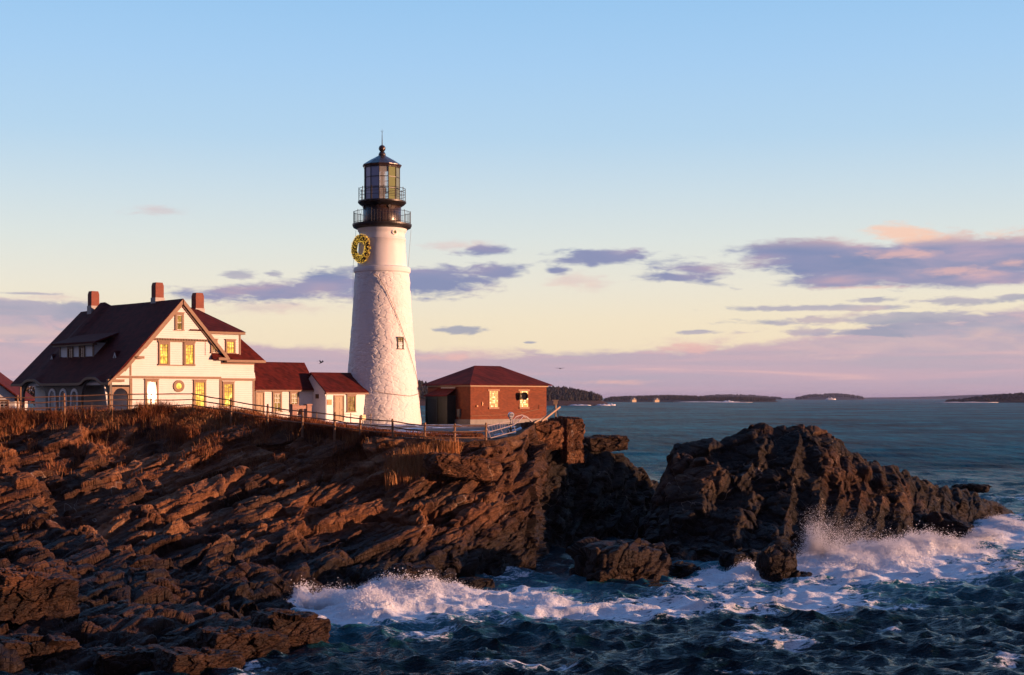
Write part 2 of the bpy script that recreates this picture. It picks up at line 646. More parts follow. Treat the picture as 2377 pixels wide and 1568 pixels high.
def glass_pane(name, lit=0.0, col=(1.0, 0.66, 0.12), dark=(0.012, 0.013, 0.015, 1), vary=0.6):
    """window glass over a dark room; lit paints in a glow of sunrise sky"""
    m, t = material(name)
    t.p.inputs['Base Color'].default_value = dark
    t.p.inputs['Roughness'].default_value = 0.03
    t.p.inputs['IOR'].default_value = 1.52
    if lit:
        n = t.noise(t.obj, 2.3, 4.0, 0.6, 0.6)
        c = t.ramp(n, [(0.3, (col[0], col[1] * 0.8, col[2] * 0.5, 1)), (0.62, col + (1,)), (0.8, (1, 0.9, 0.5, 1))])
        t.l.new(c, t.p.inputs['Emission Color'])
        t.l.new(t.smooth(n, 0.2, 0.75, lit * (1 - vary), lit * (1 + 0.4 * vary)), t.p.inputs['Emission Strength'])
    t.l.new(bump(t, t.noise(t.obj, 1.1, 2.0, 0.5), 0.004), t.p.inputs['Normal'])
    return m


M_WHITE = clapboard('white_clapboard', (0.80, 0.79, 0.77, 1))
M_WHITEPAINT = simple('white_paint', (0.80, 0.79, 0.77), 0.5, 0.06)
M_TRIM = simple('taupe_trim', (0.235, 0.135, 0.075), 0.6, 0.15)
M_ROOF = shingles('red_shingles', (0.095, 0.012, 0.008, 1))
M_BRICK = brick('red_brick', (0.27, 0.058, 0.018, 1), (0.15, 0.030, 0.010, 1), (0.20, 0.11, 0.06, 1), 0.26, 0.085)
M_CHIM = brick('chimney_brick', (0.33, 0.085, 0.05, 1), (0.25, 0.06, 0.04, 1), (0.30, 0.2, 0.15, 1), 0.2, 0.07)
M_FLASH = simple('lead_flashing', (0.30, 0.29, 0.29), 0.5, 0.2)
M_SKYGLOW = glass_pane('sky_glow_glass', 1.2, (1.0, 0.58, 0.09), vary=0.85)  # emission painted in for the sunrise sky mirrored by the panes
M_SKYGLOWDIM = glass_pane('dim_sky_glow_glass', 0.38, (1.0, 0.52, 0.10), vary=1.0)  # weaker painted glow of the mirrored sunrise sky
M_DARK = glass_pane('dark_glass', 0.0)
M_GREYPAINT = simple('porch_grey_paint', (0.16, 0.14, 0.12), 0.7, 0.15)
M_DOOR = simple('olive_door_paint', (0.30, 0.20, 0.09), 0.5, 0.1)
M_DKGREEN = simple('dark_green_paint', (0.030, 0.036, 0.028), 0.6, 0.2)
M_BLACK = simple('black_iron', (0.020, 0.016, 0.015), 0.42, 0.35, 2.5)
M_WOOD = simple('weathered_wood', (0.28, 0.155, 0.085), 0.8, 0.35, 5.0, bmp=0.004)
M_STONE = simple('pink_granite', (0.36, 0.21, 0.16), 0.8, 0.25, 5.0, bmp=0.006)
M_BRONZE = simple('bronze', (0.13, 0.06, 0.025), 0.45, 0.25, metal=0.6)
M_CONC = simple('concrete', (0.28, 0.26, 0.24), 0.9, 0.2, 2.0)
M_SNOW = simple('snow', (0.78, 0.80, 0.84), 0.7, 0.06, 3.0, bmp=0.01)
# ------------------------------------------------------------------ rock materials
def rock_material(name):
    m, t = material(name)
    geo = t.new('ShaderNodeNewGeometry')
    sp = t.new('ShaderNodeSeparateXYZ')
    t.l.new(geo.outputs['Position'], sp.inputs[0])
    P = geo.outputs['Position']
    tone = t.new('ShaderNodeAttribute', attribute_name='tone').outputs['Fac']
    soil = t.new('ShaderNodeAttribute', attribute_name='soil').outputs['Fac']
    shift = t.new('ShaderNodeAttribute', attribute_name='block').outputs['Fac']
    n1 = t.noise(P, 0.45, 6.0, 0.62)
    n2 = t.noise(P, 3.2, 6.0, 0.65)
    mp = t.new('ShaderNodeMapping')
    rot = t.new('ShaderNodeMapping')
    rot.inputs['Rotation'].default_value = (-0.368, 0.0, 0.0)
    t.l.new(P, rot.inputs[0])
    mp.inputs['Scale'].default_value = (0.5, 0.9, 7.0)
    t.l.new(rot.outputs[0], mp.inputs[0])
    n3 = t.noise(mp.outputs[0], 1.0, 5.0, 0.65, 0.3)           # fine bedding
    k = t.math('ADD', t.math('ADD', t.math('MULTIPLY', n1, 0.42), t.math('MULTIPLY', n2, 0.24)), t.math('ADD', t.math('MULTIPLY', n3, 0.26), t.math('MULTIPLY', shift, 0.16)))
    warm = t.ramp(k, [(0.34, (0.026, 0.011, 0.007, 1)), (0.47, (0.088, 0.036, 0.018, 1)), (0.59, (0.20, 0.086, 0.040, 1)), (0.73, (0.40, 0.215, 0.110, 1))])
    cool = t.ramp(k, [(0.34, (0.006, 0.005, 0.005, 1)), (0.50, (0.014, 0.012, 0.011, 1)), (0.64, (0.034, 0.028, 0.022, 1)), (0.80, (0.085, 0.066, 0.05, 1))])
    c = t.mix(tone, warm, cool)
    # rusty lichen and pale quartz
    c = t.mix(t.smooth(t.noise(P, 0.8, 5.0, 0.7), 0.60, 0.72, 0.0, 0.5), c, (0.16, 0.075, 0.022, 1))
    vein = t.math('ABSOLUTE', t.math('SUBTRACT', t.noise(P, 0.16, 3.0, 0.5, 0.6), 0.5))
    vm = t.math('MULTIPLY', t.smooth(vein, 0.0, 0.0035, 0.75, 0.0), t.smooth(n1, 0.44, 0.56))
    c = t.mix(vm, c, (0.34, 0.28, 0.23, 1))
    # black tide zone, weed and wet rock near the water
    tide = t.math('ADD', sp.outputs[2], t.math('MULTIPLY', t.math('SUBTRACT', n1, 0.5), 3.0))
    wet = t.smooth(tide, 1.9, 4.3, 1.0, 0.0)
    wetc = t.mix(t.smooth(n2, 0.55, 0.72), (0.006, 0.005, 0.005, 1), (0.030, 0.014, 0.006, 1))
    c = t.mix(t.math('MULTIPLY', wet, 0.82), c, wetc)
    # turf and dirt on the flat top
    sn = t.noise(P, 2.6, 6.0, 0.7)
    sc = t.ramp(sn, [(0.3, (0.035, 0.018, 0.010, 1)), (0.55, (0.10, 0.050, 0.024, 1)), (0.75, (0.17, 0.095, 0.05, 1))])
    c = t.mix(soil, c, sc)
    t.l.new(c, t.p.inputs['Base Color'])
    t.l.new(t.math('SUBTRACT', 0.85, t.math('MULTIPLY', wet, 0.30)), t.p.inputs['Roughness'])
    t.p.inputs['Specular IOR Level'].default_value = 0.22
    vo = t.new('ShaderNodeTexVoronoi', feature='DISTANCE_TO_EDGE')
    mp2 = t.new('ShaderNodeMapping')
    mp2.inputs['Scale'].default_value = (1.3, 1.9, 4.5)
    t.l.new(rot.outputs[0], mp2.inputs[0])
    t.l.new(mp2.outputs[0], vo.inputs['Vector'])
    vo.inputs['Scale'].default_value = 1.0
    ck = t.smooth(vo.outputs[0], 0.0, 0.06)
    b1 = bump(t, t.noise(P, 5.0, 8.0, 0.75), 0.06, 1.0)
    b2 = bump(t, t.math('ADD', n3, t.math('MULTIPLY', ck, 0.4)), 0.10, 1.0, b1)
    t.l.new(b2, t.p.inputs['Normal'])
    return m


M_ROCK = rock_material('coast_rock')


def terrace(P, frame, layers, seed):
    """offset along the bedding normal that turns a slope into stepped slabs with broken edges"""
    B = np.array(frame, np.float32)
    w = np.stack([fbm(P / 9.0 + k * 31.0, 2, seed + 70 + k) - 0.5 for k in range(3)], 1) * 1.4
    Q = (P + w) @ B.T
    out = np.zeros(len(P), np.float32)
    for i, (T, sc, jit) in enumerate(layers):
        q = Q.copy()
        q[:, 2] = (q[:, 2] + out) * 0.5
        h, d, e = cells(q / np.array(sc, np.float32), seed + 30 + i)
        s = (Q[:, 2] + out) / T + (_f(h) - 0.5) * jit
        k = np.floor(s)
        f = s - k
        g = np.where(f < 0.78, f * 0.22, 0.1716 + (f - 0.78) / 0.22 * 0.8284)
        out += (g - f) * T + (_f(h >> np.uint32(7)) - 0.5) * T * 0.10
    return out


def sheet(name, columns, rows_per_seg, du, frame, amps, scales, seed, tone_fn, fade_fn, tilt=0.55, layers=(), warp=0.4, bias=(0, 0), fine=0.09):
    """rock surface swept through profiles: columns = [(u, [(v, Y) or ('z', z, Y), ...]), ...] -> displaced grid"""
    us = np.array([c[0] for c in columns], float)
    npt = len(columns[0][1])
    Yk = np.zeros((len(us), npt))
    Zk = np.zeros((len(us), npt))
    for i, (u, pts) in enumerate(columns):
        for j, p in enumerate(pts):
            if p[0] == 'z':
                Zk[i, j], Yk[i, j] = p[1], p[2]
            else:
                Yk[i, j] = p[1]
                Zk[i, j] = CZ - (p[0] - H0) / S * p[1]
    uu = np.arange(us[0], us[-1] + du, du)
    segs = np.concatenate([np.linspace(j, j + 1, rows_per_seg[j], endpoint=False) for j in range(npt - 1)] + [[npt - 1]])
    def interp(K):
        A = np.stack([np.interp(uu, us, K[:, j]) for j in range(npt)], 0)      # (npt, nu)
        j0 = np.minimum(segs.astype(int), npt - 2)
        t = (segs - j0)[:, None]
        return A[j0] * (1 - t) + A[j0 + 1] * t
    Y, Z = interp(Yk), interp(Zk)
    X = (uu[None, :] - CX) / S * Y
    nr, nc = Y.shape
    P = np.stack([X, Y, Z], -1)
    # soften the corners of the profile a little, then take normals
    dr = np.gradient(P, axis=0)
    dc = np.gradient(P, axis=1)
    N = np.cross(dc, dr)
    for _ in range(12):
        N[1:-1] = (N[:-2] + 2 * N[1:-1] + N[2:]) / 4
        N[:, 1:-1] = (N[:, :-2] + 2 * N[:, 1:-1] + N[:, 2:]) / 4
    N /= np.linalg.norm(N, axis=-1, keepdims=True) + 1e-9
    N *= np.where((N[..., 1:2] > 0.2) & (N[..., 2:3] < 0), -1, 1)
    N *= np.where(N[..., 2:3] < -0.3, -1, 1)
    nb = np.array(frame[2], np.float32)
    flat = P.reshape(-1, 3).astype(np.float32)
    segm = np.repeat(segs, nc)
    um = np.tile(uu, nr)
    fade = fade_fn(segm, um, flat)
    te = terrace(flat, frame, layers, seed)
    te = te.reshape(nr, nc)
    for _ in range(1):
        te[1:-1] = (te[:-2] + 2 * te[1:-1] + te[2:]) / 4
        te[:, 1:-1] = (te[:, :-2] + 2 * te[:, 1:-1] + te[:, 2:]) / 4
    SP = (flat + nb[None] * (te.ravel() * fade)[:, None]).reshape(nr, nc, 3)
    # share the rows out evenly over treads and risers, so the steep faces carry as much detail
    L = np.linalg.norm(np.diff(SP, axis=0), axis=-1) + 0.015

    def blur(A, k, ax):
        A = np.moveaxis(A, ax, 0)
        pad = np.concatenate([np.repeat(A[:1], k, 0), A, np.repeat(A[-1:], k, 0)])
        c = np.concatenate([np.zeros_like(pad[:1]), np.cumsum(pad, 0)])
        return np.moveaxis((c[2 * k + 1:] - c[:-2 * k - 1]) / (2 * k + 1), 0, ax)

    L = np.minimum(L, 0.6)
    L[:rows_per_seg[0]] *= 0.06
    L[rows_per_seg[0]:rows_per_seg[0] + rows_per_seg[1]] *= 0.10
    if rows_per_seg[2] >= 60:
        L[rows_per_seg[0] + rows_per_seg[1]:sum(rows_per_seg[:3])] *= 0.45
    L = blur(blur(L, 2, 1), 2, 0)
    cum = np.concatenate([np.zeros((1, nc)), np.cumsum(L, 0)])
    nr2 = int(nr * 1.15)
    ridx = np.stack([np.interp(np.linspace(0, cum[-1, c], nr2), cum[:, c], np.arange(nr)) for c in range(nc)], 1)
    i0 = np.minimum(ridx.astype(int), nr - 2)
    fr_ = ridx - i0
    cc = np.arange(nc)[None]
    SP = SP[i0, cc] * (1 - fr_[..., None]) + SP[i0 + 1, cc] * fr_[..., None]
    seg2 = segs[i0] * (1 - fr_) + segs[i0 + 1] * fr_
    N0 = N[i0, cc]
    nr = nr2
    N = np.cross(np.gradient(SP, axis=1), np.gradient(SP, axis=0))
    N /= np.linalg.norm(N, axis=-1, keepdims=True) + 1e-9
    N *= np.sign((N * N0).sum(-1, keepdims=True) + 1e-6)
    for _ in range(5):
        N[1:-1] = (N[:-2] + 2 * N[1:-1] + N[2:]) / 4
        N[:, 1:-1] = (N[:, :-2] + 2 * N[:, 1:-1] + N[:, 2:]) / 4
    N = N * 0.7 + N0 * 0.3
    N /= np.linalg.norm(N, axis=-1, keepdims=True) + 1e-9
    flat = SP.reshape(-1, 3).astype(np.float32)
    segm, um = seg2.ravel(), np.tile(uu, nr)
    d, crack = rock_disp(flat, frame, amps, scales, seed, tilt, warp, bias)
    d = d.reshape(nr, nc)
    d[1:-1] = (d[:-2] + 6 * d[1:-1] + d[2:]) / 8
    d[:, 1:-1] = (d[:, :-2] + 6 * d[:, 1:-1] + d[:, 2:]) / 8
    d = d.ravel() + (fbm(flat / 0.9, 3, seed + 90) - 0.5) * fine
    fade = fade_fn(segm, um, flat)
    Pd = flat + N.reshape(-1, 3) * (d * fade)[:, None]
    h, _, _ = cells((flat @ np.array(frame, np.float32).T) / np.array(scales[1], np.float32), seed + 7)
    tone, soil = tone_fn(segm, um, flat)
    o = np_mesh(name, Pd, grid_quads(nr, nc)[:, ::-1], M_ROCK, smooth=False, attrs={'tone': tone, 'soil': soil, 'block': _f(h)})
    return o, Pd.reshape(nr, nc, 3), uu, seg2


def sstep(x, a, b):
    t = np.clip((x - a) / (b - a), 0, 1)
    return t * t * (3 - 2 * t)


# ------------------------------------------------------------------ the headland
def hz(u, zz, Y):
    return ('z', zz, Y)


B0 = lambda z: [('z', -3.0, 205), ('z', z - 0.4, 165), ('z', z, 128)]
HC = [
    (-260, B0(10.9) + [(972, 112), (1060, 103), (1180, 92), (1285, 83), (1370, 72), (1522, 61.4), ('z', -3, 56)]),
    (-60, B0(10.9) + [(968, 112), (1060, 103), (1180, 93), (1285, 84), (1370, 74), (1522, 61.6), ('z', -3, 56)]),
    (200, B0(10.8) + [(968, 112), (1055, 104.5), (1180, 95), (1290, 86), (1380, 76), (1522, 62), ('z', -3, 56.5)]),
    (350, B0(10.8) + [(958, 112), (1050, 105), (1170, 96), (1290, 86.5), (1382, 76), (1522, 62.3), ('z', -3, 57)]),
    (450, B0(10.7) + [(953, 112), (1060, 104.5), (1185, 95.5), (1292, 87), (1374, 78), (1508, 64), ('z', -3, 59)]),
    (540, B0(10.6) + [(965, 112), (1060, 104), (1190, 95), (1295, 87), (1370, 79), (1490, 67), ('z', -3, 62)]),
    (640, B0(10.3) + [(980, 110), (1060, 103.5), (1190, 95), (1310, 86.5), (1385, 79.5), (1475, 71.8), ('z', -3, 68)]),
    (760, B0(9.8) + [(998, 107), (1065, 102.5), (1180, 96), (1285, 90), (1355, 85), (1412, 81.2), ('z', -3, 78)]),
    (850, B0(9.6) + [(1008, 105), (1068, 101.5), (1165, 97), (1245, 92.8), (1340, 88.3), (1402, 82.8), ('z', -3, 80.5)]),
    (920, B0(9.5) + [(1015, 104), (1072, 101), (1155, 97.5), (1222, 93.8), (1330, 90), (1395, 84), ('z', -3, 82)]),
    (1000, B0(9.5) + [(1020, 103.2), (1075, 101.3), (1150, 98), (1205, 95.2), (1320, 92), (1378, 87.2), ('z', -3, 85.3)]),
    (1060, B0(9.5) + [(1021, 103), (1075, 101.5), (1145, 98.5), (1190, 96.4), (1310, 93.3), (1365, 89.8), ('z', -3, 88)]),
    (1150, B0(9.5) + [(1022, 103.5), (1062, 102.5), (1120, 100.3), (1162, 98.7), (1295, 96.6), (1345, 94), ('z', -3, 92)]),
    (1205, B0(9.6) + [(1008, 107), (1045, 105), (1085, 103.5), (1125, 101.3), (1270, 99), (1328, 98), ('z', -3, 96.5)]),
    (1238, B0(9.75) + [(985, 112), (1030, 108), (1068, 105.5), (1098, 103.2), (1250, 101), (1318, 100.2), ('z', -3, 99)]),
    (1262, [('z', -3, 205), ('z', 9.2, 158), ('z', 9.75, 130), (984, 116), (1030, 114.5), (1075, 113), (1150, 111.5), (1235, 110.3), (1290, 108.2), ('z', -3, 107)]),
    (1300, [('z', -3, 170), ('z', 5.0, 142), ('z', 9.3, 126), (990, 117), (1035, 116), (1080, 115), (1150, 113.5), (1225, 112.5), (1280, 111), ('z', -3, 110)]),
    (1345, [('z', -3, 146), ('z', 4.0, 137), ('z', 8.0, 131), (1028, 124), (1052, 122), (1100, 119.5), (1160, 117.5), (1225, 116), (1268, 114.8), ('z', -3, 113)]),
    (1400, [('z', -3, 148), ('z', 4.0, 140), ('z', 7.6, 134), (1036, 127.5), (1062, 125), (1105, 122), (1160, 120), (1215, 118.5), (1258, 118.2), ('z', -3, 116)]),
    (1450, [('z', -3, 150), ('z', 3.0, 142), ('z', 6.6, 136), (1058, 129), (1078, 127), (1115, 124.5), (1160, 122.5), (1215, 120.5), (1254, 119.6), ('z', -3, 117)]),
    (1492, [('z', -3, 150), ('z', 2.0, 143), ('z', 4.9, 136), (1090, 130.5), (1105, 128.5), (1130, 126.5), (1165, 124.5), (1212, 122.5), (1250, 121.1), ('z', -3, 119)]),
    (1530, [('z', -3, 150), ('z', 0.5, 143), ('z', 3.0, 138), (1130, 131.5), (1140, 130.5), (1155, 129), (1180, 127), (1215, 124.5), (1245, 123), ('z', -3, 121)]),
    (1580, [('z', -4, 150), ('z', -3, 143), ('z', -2.5, 138), ('z', -2, 133), ('z', -2, 131), ('z', -2, 129), ('z', -2, 127), ('z', -2.5, 125), ('z', -3, 123), ('z', -4, 121)]),
]


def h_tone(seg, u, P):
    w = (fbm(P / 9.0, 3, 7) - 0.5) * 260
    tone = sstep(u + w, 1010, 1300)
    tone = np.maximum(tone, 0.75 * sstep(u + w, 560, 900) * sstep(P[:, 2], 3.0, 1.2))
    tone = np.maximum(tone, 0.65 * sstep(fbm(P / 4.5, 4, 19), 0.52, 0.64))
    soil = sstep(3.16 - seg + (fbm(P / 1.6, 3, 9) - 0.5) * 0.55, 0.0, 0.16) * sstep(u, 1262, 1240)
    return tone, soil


def h_fade(seg, u, P):
    f = 0.05 + 0.95 * sstep(seg + (vnoise(P / 2.0, 3) - 0.5) * 0.25, 2.95, 3.42)
    f = np.where(u > 1250, np.maximum(f, sstep(u, 1250, 1330) * 0.9), f)
    return f * (1 - 0.3 * sstep(seg, 8.2, 9.0))


FR_H = frame_from((-0.11, -0.40, 0.91), (1.0, 0.78, 0.45))
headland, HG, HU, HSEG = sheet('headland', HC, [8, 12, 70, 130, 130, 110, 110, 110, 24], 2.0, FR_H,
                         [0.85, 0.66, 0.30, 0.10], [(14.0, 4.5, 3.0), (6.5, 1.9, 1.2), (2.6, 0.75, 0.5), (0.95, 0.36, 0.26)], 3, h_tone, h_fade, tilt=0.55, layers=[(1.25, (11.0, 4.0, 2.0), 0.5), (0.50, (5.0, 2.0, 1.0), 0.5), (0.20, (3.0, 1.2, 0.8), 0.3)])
tag(headland, 'brown layered rock headland sloping down to the surf', None, None, 'structure')


def ground(x, y):
    """height of the headland's top at a plan position"""
    u = CX + S * x / y
    c = int(round((u - HU[0]) / (HU[1] - HU[0])))
    c = max(0, min(HG.shape[1] - 1, c))
    ys = HG[::-1, c, 1]
    k = np.argsort(ys)
    return float(np.interp(y, ys[k], HG[::-1, c, 2][k]))


# ------------------------------------------------------------------ the rock islet on the right
def ic(u, crest, pts, end):
    zc = CZ - (crest[0] - H0) / S * crest[1]
    return (u, [('z', -3, crest[1] + 15), ('z', max(-1.5, zc * 0.45), crest[1] + 9), crest] + pts + [end, ('z', -3, end[1] - 2.5)])


IC = [
    (1462, [('z', -3, 128), ('z', -2.5, 124), ('z', -2, 120), ('z', -2, 118), ('z', -2, 116), ('z', -2, 114), ('z', -2, 112), ('z', -2.5, 110), ('z', -3, 108)]),
    ic(1500, (1175, 118), [(1200, 116), (1230, 113.5), (1255, 111.5), (1275, 110)], (1292, 107.4)),
    ic(1530, (1112, 118), [(1150, 115), (1200, 111), (1245, 107.5), (1280, 105.5)], (1306, 103.4)),
    ic(1547, (1075, 118), [(1125, 114.5), (1185, 110), (1240, 106), (1285, 103.2)], (1314, 101.3)),
    ic(1562, (1026, 117.5), [(1075, 114), (1150, 110), (1225, 106), (1285, 102)], (1320, 99.8)),
    ic(1605, (1014, 117.5), [(1070, 113), (1150, 109.3), (1235, 105), (1290, 101)], (1328, 97.8)),
    ic(1660, (1016, 117.5), [(1068, 113), (1145, 109), (1230, 104.8), (1290, 101)], (1330, 97.3)),
    ic(1690, (1000, 118), [(1060, 113.5), (1140, 109), (1225, 104.8), (1285, 101.2)], (1326, 98.3)),
    ic(1725, (981, 119), [(1030, 115.5), (1110, 111), (1205, 106), (1275, 102)], (1318, 100.3)),
    ic(1800, (976, 119.5), [(1022, 115.5), (1105, 111), (1195, 106.5), (1265, 103)], (1310, 102.3)),
    ic(1850, (977, 119.5), [(1028, 115.5), (1108, 111.5), (1192, 107.5), (1258, 104.5)], (1302, 104.5)),
    ic(1905, (992, 119.5), [(1042, 116), (1115, 112), (1190, 108.5), (1250, 106)], (1296, 106.2)),
    ic(1948, (1016, 119.5), [(1060, 116.5), (1125, 112.8), (1192, 109.5), (1248, 107.5)], (1290, 107.9)),
    ic(1975, (1048, 120), [(1080, 117), (1138, 113.5), (1196, 110.7), (1250, 108.8)], (1288, 108.5)),
    ic(2030, (1068, 121.5), [(1100, 118), (1150, 115), (1202, 112.3), (1250, 110.3)], (1284, 109.7)),
    ic(2090, (1082, 124), [(1110, 120.3), (1155, 117.6), (1205, 115.2), (1248, 113.3)], (1276, 112.2)),
    ic(2150, (1112, 128), [(1135, 125), (1170, 122.5), (1205, 120.5), (1238, 119)], (1262, 116.9)),
    ic(2200, (1122, 132), [(1140, 129), (1168, 127.2), (1195, 126), (1222, 124.5)], (1243, 123.8)),
    ic(2260, (1138, 136.5), [(1158, 134), (1178, 132.8), (1197, 132), (1213, 131.6)], (1223, 132.0)),
    ic(2312, (1164, 140), [(1176, 139), (1186, 138.8), (1194, 138.8), (1202, 139)], (1207, 139.4)),
    (2375, [('z', -3, 158), ('z', -2, 152), ('z', -0.4, 147), ('z', -0.4, 145.5), ('z', -0.6, 145), ('z', -0.8, 144.6), ('z', -1, 144.2), ('z', -2, 143.8), ('z', -3, 143)]),
]


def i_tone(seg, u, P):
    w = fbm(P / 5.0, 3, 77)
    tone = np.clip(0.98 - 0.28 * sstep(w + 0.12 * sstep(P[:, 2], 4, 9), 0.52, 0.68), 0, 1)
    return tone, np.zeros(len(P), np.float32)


def i_fade(seg, u, P):
    return np.minimum(1.0, 0.35 + 0.65 * sstep(seg, 0.3, 1.2)) * (1 - 0.45 * np.exp(-((seg - 2.0) / 0.55) ** 2)) * (1 - 0.3 * sstep(seg, 7.2, 8.0)) * (0.35 + 0.65 * sstep(u, 2365, 2240))


FR_I = frame_from((-0.40, -0.30, 0.86))
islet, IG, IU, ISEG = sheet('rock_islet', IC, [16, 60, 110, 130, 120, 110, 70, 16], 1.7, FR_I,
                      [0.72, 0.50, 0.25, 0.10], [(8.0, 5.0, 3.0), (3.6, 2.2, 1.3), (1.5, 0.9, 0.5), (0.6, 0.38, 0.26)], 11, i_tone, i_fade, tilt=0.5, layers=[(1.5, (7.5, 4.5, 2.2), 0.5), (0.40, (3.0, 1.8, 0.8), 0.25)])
tag(islet, 'dark humped rock islet with surf breaking on its right flank', None, None, 'structure')


def surf(u, v, G=None, UU=None):
    """the rock surface point first met by the line of sight through photo position (u, v)"""
    G = HG if G is None else G
    UU = HU if UU is None else UU
    c = max(0, min(G.shape[1] - 1, int(round((u - UU[0]) / (UU[1] - UU[0])))))
    col = G[::-1, c]
    vp = H0 + (CZ - col[:, 2]) / col[:, 1] * S
    i = int(np.argmax(vp <= v))
    return Vector(col[i].tolist())


# ------------------------------------------------------------------ single boulders and blocks
def ico(sub):
    bm = bmesh.new()
    bmesh.ops.create_icosphere(bm, subdivisions=sub, radius=1.0)
    v = np.array([p.co[:] for p in bm.verts], np.float32)
    f = np.array([[q.index for q in p.verts] for p in bm.faces], np.int32)
    bm.free()
    return v, f


ICO6, ICO3 = ico(6), ico(3)


def boulder(c, size, rot=0.0, seed=1, tone=0.5, boxy=0.6, amp=1.0, label='', frame=FR_H, pitch=0.0, name='boulder', group=None):
    v, f = ICO6
    p = v.copy()
    # towards a rounded box
    k = 1.0 / np.max(np.abs(p), axis=1, keepdims=True)
    p = p * (1 - boxy) + p * k * boxy * 0.86
    p *= np.array(size, np.float32)
    cp, sp_ = math.cos(pitch), math.sin(pitch)
    p = p @ np.array([[cp, 0, -sp_], [0, 1, 0], [sp_, 0, cp]], np.float32)
    cr, sr = math.cos(rot), math.sin(rot)
    p = p @ np.array([[cr, sr, 0], [-sr, cr, 0], [0, 0, 1]], np.float32)
    n = v / np.array(size, np.float32)
    n /= np.linalg.norm(n, axis=1, keepdims=True)
    w = p + np.array(c, np.float32) + seed * 13.7
    s = min(size) * amp
    d, crk = rock_disp(w, frame, [0.40 * s, 0.22 * s, 0.05 * s, 0.02], [(1.9 * s, 1.1 * s, 0.8 * s), (0.9 * s, 0.55 * s, 0.36 * s), (0.4 * s, 0.3 * s, 0.17 * s), (0.35, 0.22, 0.12)], seed, 0.7, 0.3)
    d += (fbm(w / 0.8, 3, seed) - 0.5) * 0.07
    dirn = p / (np.linalg.norm(p, axis=1, keepdims=True) + 1e-6)
    p = p + dirn * d[:, None]
    h, _, _ = cells((w @ np.array(frame, np.float32).T) / (0.9 * s), seed)
    o = np_mesh(name, p, f, M_ROCK, smooth=False, attrs={'tone': np.full(len(p), tone), 'soil': np.zeros(len(p)), 'block': _f(h)})
    o.location = c
    return tag(o, label, 'rock', group or 'single rocks round the headland and islet')


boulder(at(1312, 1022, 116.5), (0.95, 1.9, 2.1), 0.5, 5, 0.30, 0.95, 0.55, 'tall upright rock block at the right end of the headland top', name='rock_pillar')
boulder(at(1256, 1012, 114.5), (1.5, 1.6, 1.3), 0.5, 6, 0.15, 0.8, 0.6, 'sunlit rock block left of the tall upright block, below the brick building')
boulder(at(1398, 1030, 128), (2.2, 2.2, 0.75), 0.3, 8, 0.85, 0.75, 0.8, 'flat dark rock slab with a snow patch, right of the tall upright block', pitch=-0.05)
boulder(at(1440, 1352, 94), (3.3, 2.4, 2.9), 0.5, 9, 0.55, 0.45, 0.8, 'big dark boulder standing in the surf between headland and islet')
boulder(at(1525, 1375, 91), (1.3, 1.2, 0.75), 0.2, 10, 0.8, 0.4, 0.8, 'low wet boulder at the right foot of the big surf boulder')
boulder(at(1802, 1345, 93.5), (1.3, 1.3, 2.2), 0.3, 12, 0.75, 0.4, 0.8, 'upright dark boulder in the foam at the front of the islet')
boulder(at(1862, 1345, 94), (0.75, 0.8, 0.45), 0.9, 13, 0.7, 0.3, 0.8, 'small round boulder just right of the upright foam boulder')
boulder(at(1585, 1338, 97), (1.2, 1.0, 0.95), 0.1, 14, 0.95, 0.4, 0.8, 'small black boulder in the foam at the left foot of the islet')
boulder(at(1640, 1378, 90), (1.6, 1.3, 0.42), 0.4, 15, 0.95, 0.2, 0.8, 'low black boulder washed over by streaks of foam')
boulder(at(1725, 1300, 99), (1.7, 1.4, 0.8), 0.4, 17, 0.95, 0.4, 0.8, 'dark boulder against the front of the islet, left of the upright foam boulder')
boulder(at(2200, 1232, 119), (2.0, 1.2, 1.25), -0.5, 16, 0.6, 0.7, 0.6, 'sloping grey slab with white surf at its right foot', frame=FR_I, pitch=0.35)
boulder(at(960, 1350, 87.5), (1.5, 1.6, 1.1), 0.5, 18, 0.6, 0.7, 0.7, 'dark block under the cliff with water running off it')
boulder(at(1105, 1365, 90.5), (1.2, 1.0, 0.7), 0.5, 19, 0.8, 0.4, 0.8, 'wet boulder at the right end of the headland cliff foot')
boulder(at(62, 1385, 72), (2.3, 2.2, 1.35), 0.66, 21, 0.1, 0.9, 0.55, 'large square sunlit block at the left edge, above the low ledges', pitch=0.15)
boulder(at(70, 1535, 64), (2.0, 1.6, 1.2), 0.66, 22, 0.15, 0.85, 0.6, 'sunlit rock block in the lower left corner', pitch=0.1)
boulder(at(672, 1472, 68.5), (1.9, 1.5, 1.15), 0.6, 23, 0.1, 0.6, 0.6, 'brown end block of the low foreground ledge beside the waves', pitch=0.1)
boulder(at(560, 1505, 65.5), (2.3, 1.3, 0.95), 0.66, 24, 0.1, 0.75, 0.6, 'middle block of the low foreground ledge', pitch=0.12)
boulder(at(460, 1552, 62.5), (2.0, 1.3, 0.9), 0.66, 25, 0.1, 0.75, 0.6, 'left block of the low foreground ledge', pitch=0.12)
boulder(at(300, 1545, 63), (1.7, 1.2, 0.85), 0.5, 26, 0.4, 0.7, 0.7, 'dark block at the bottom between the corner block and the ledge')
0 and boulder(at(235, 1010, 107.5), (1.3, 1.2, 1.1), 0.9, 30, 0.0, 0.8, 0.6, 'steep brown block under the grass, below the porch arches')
boulder(at(1075, 1085, 101), (3.1, 1.6, 0.9), 0.45, 31, 0.3, 0.5, 0.7, 'rounded reddish outcrop right of the tall dry grass', pitch=0.15)
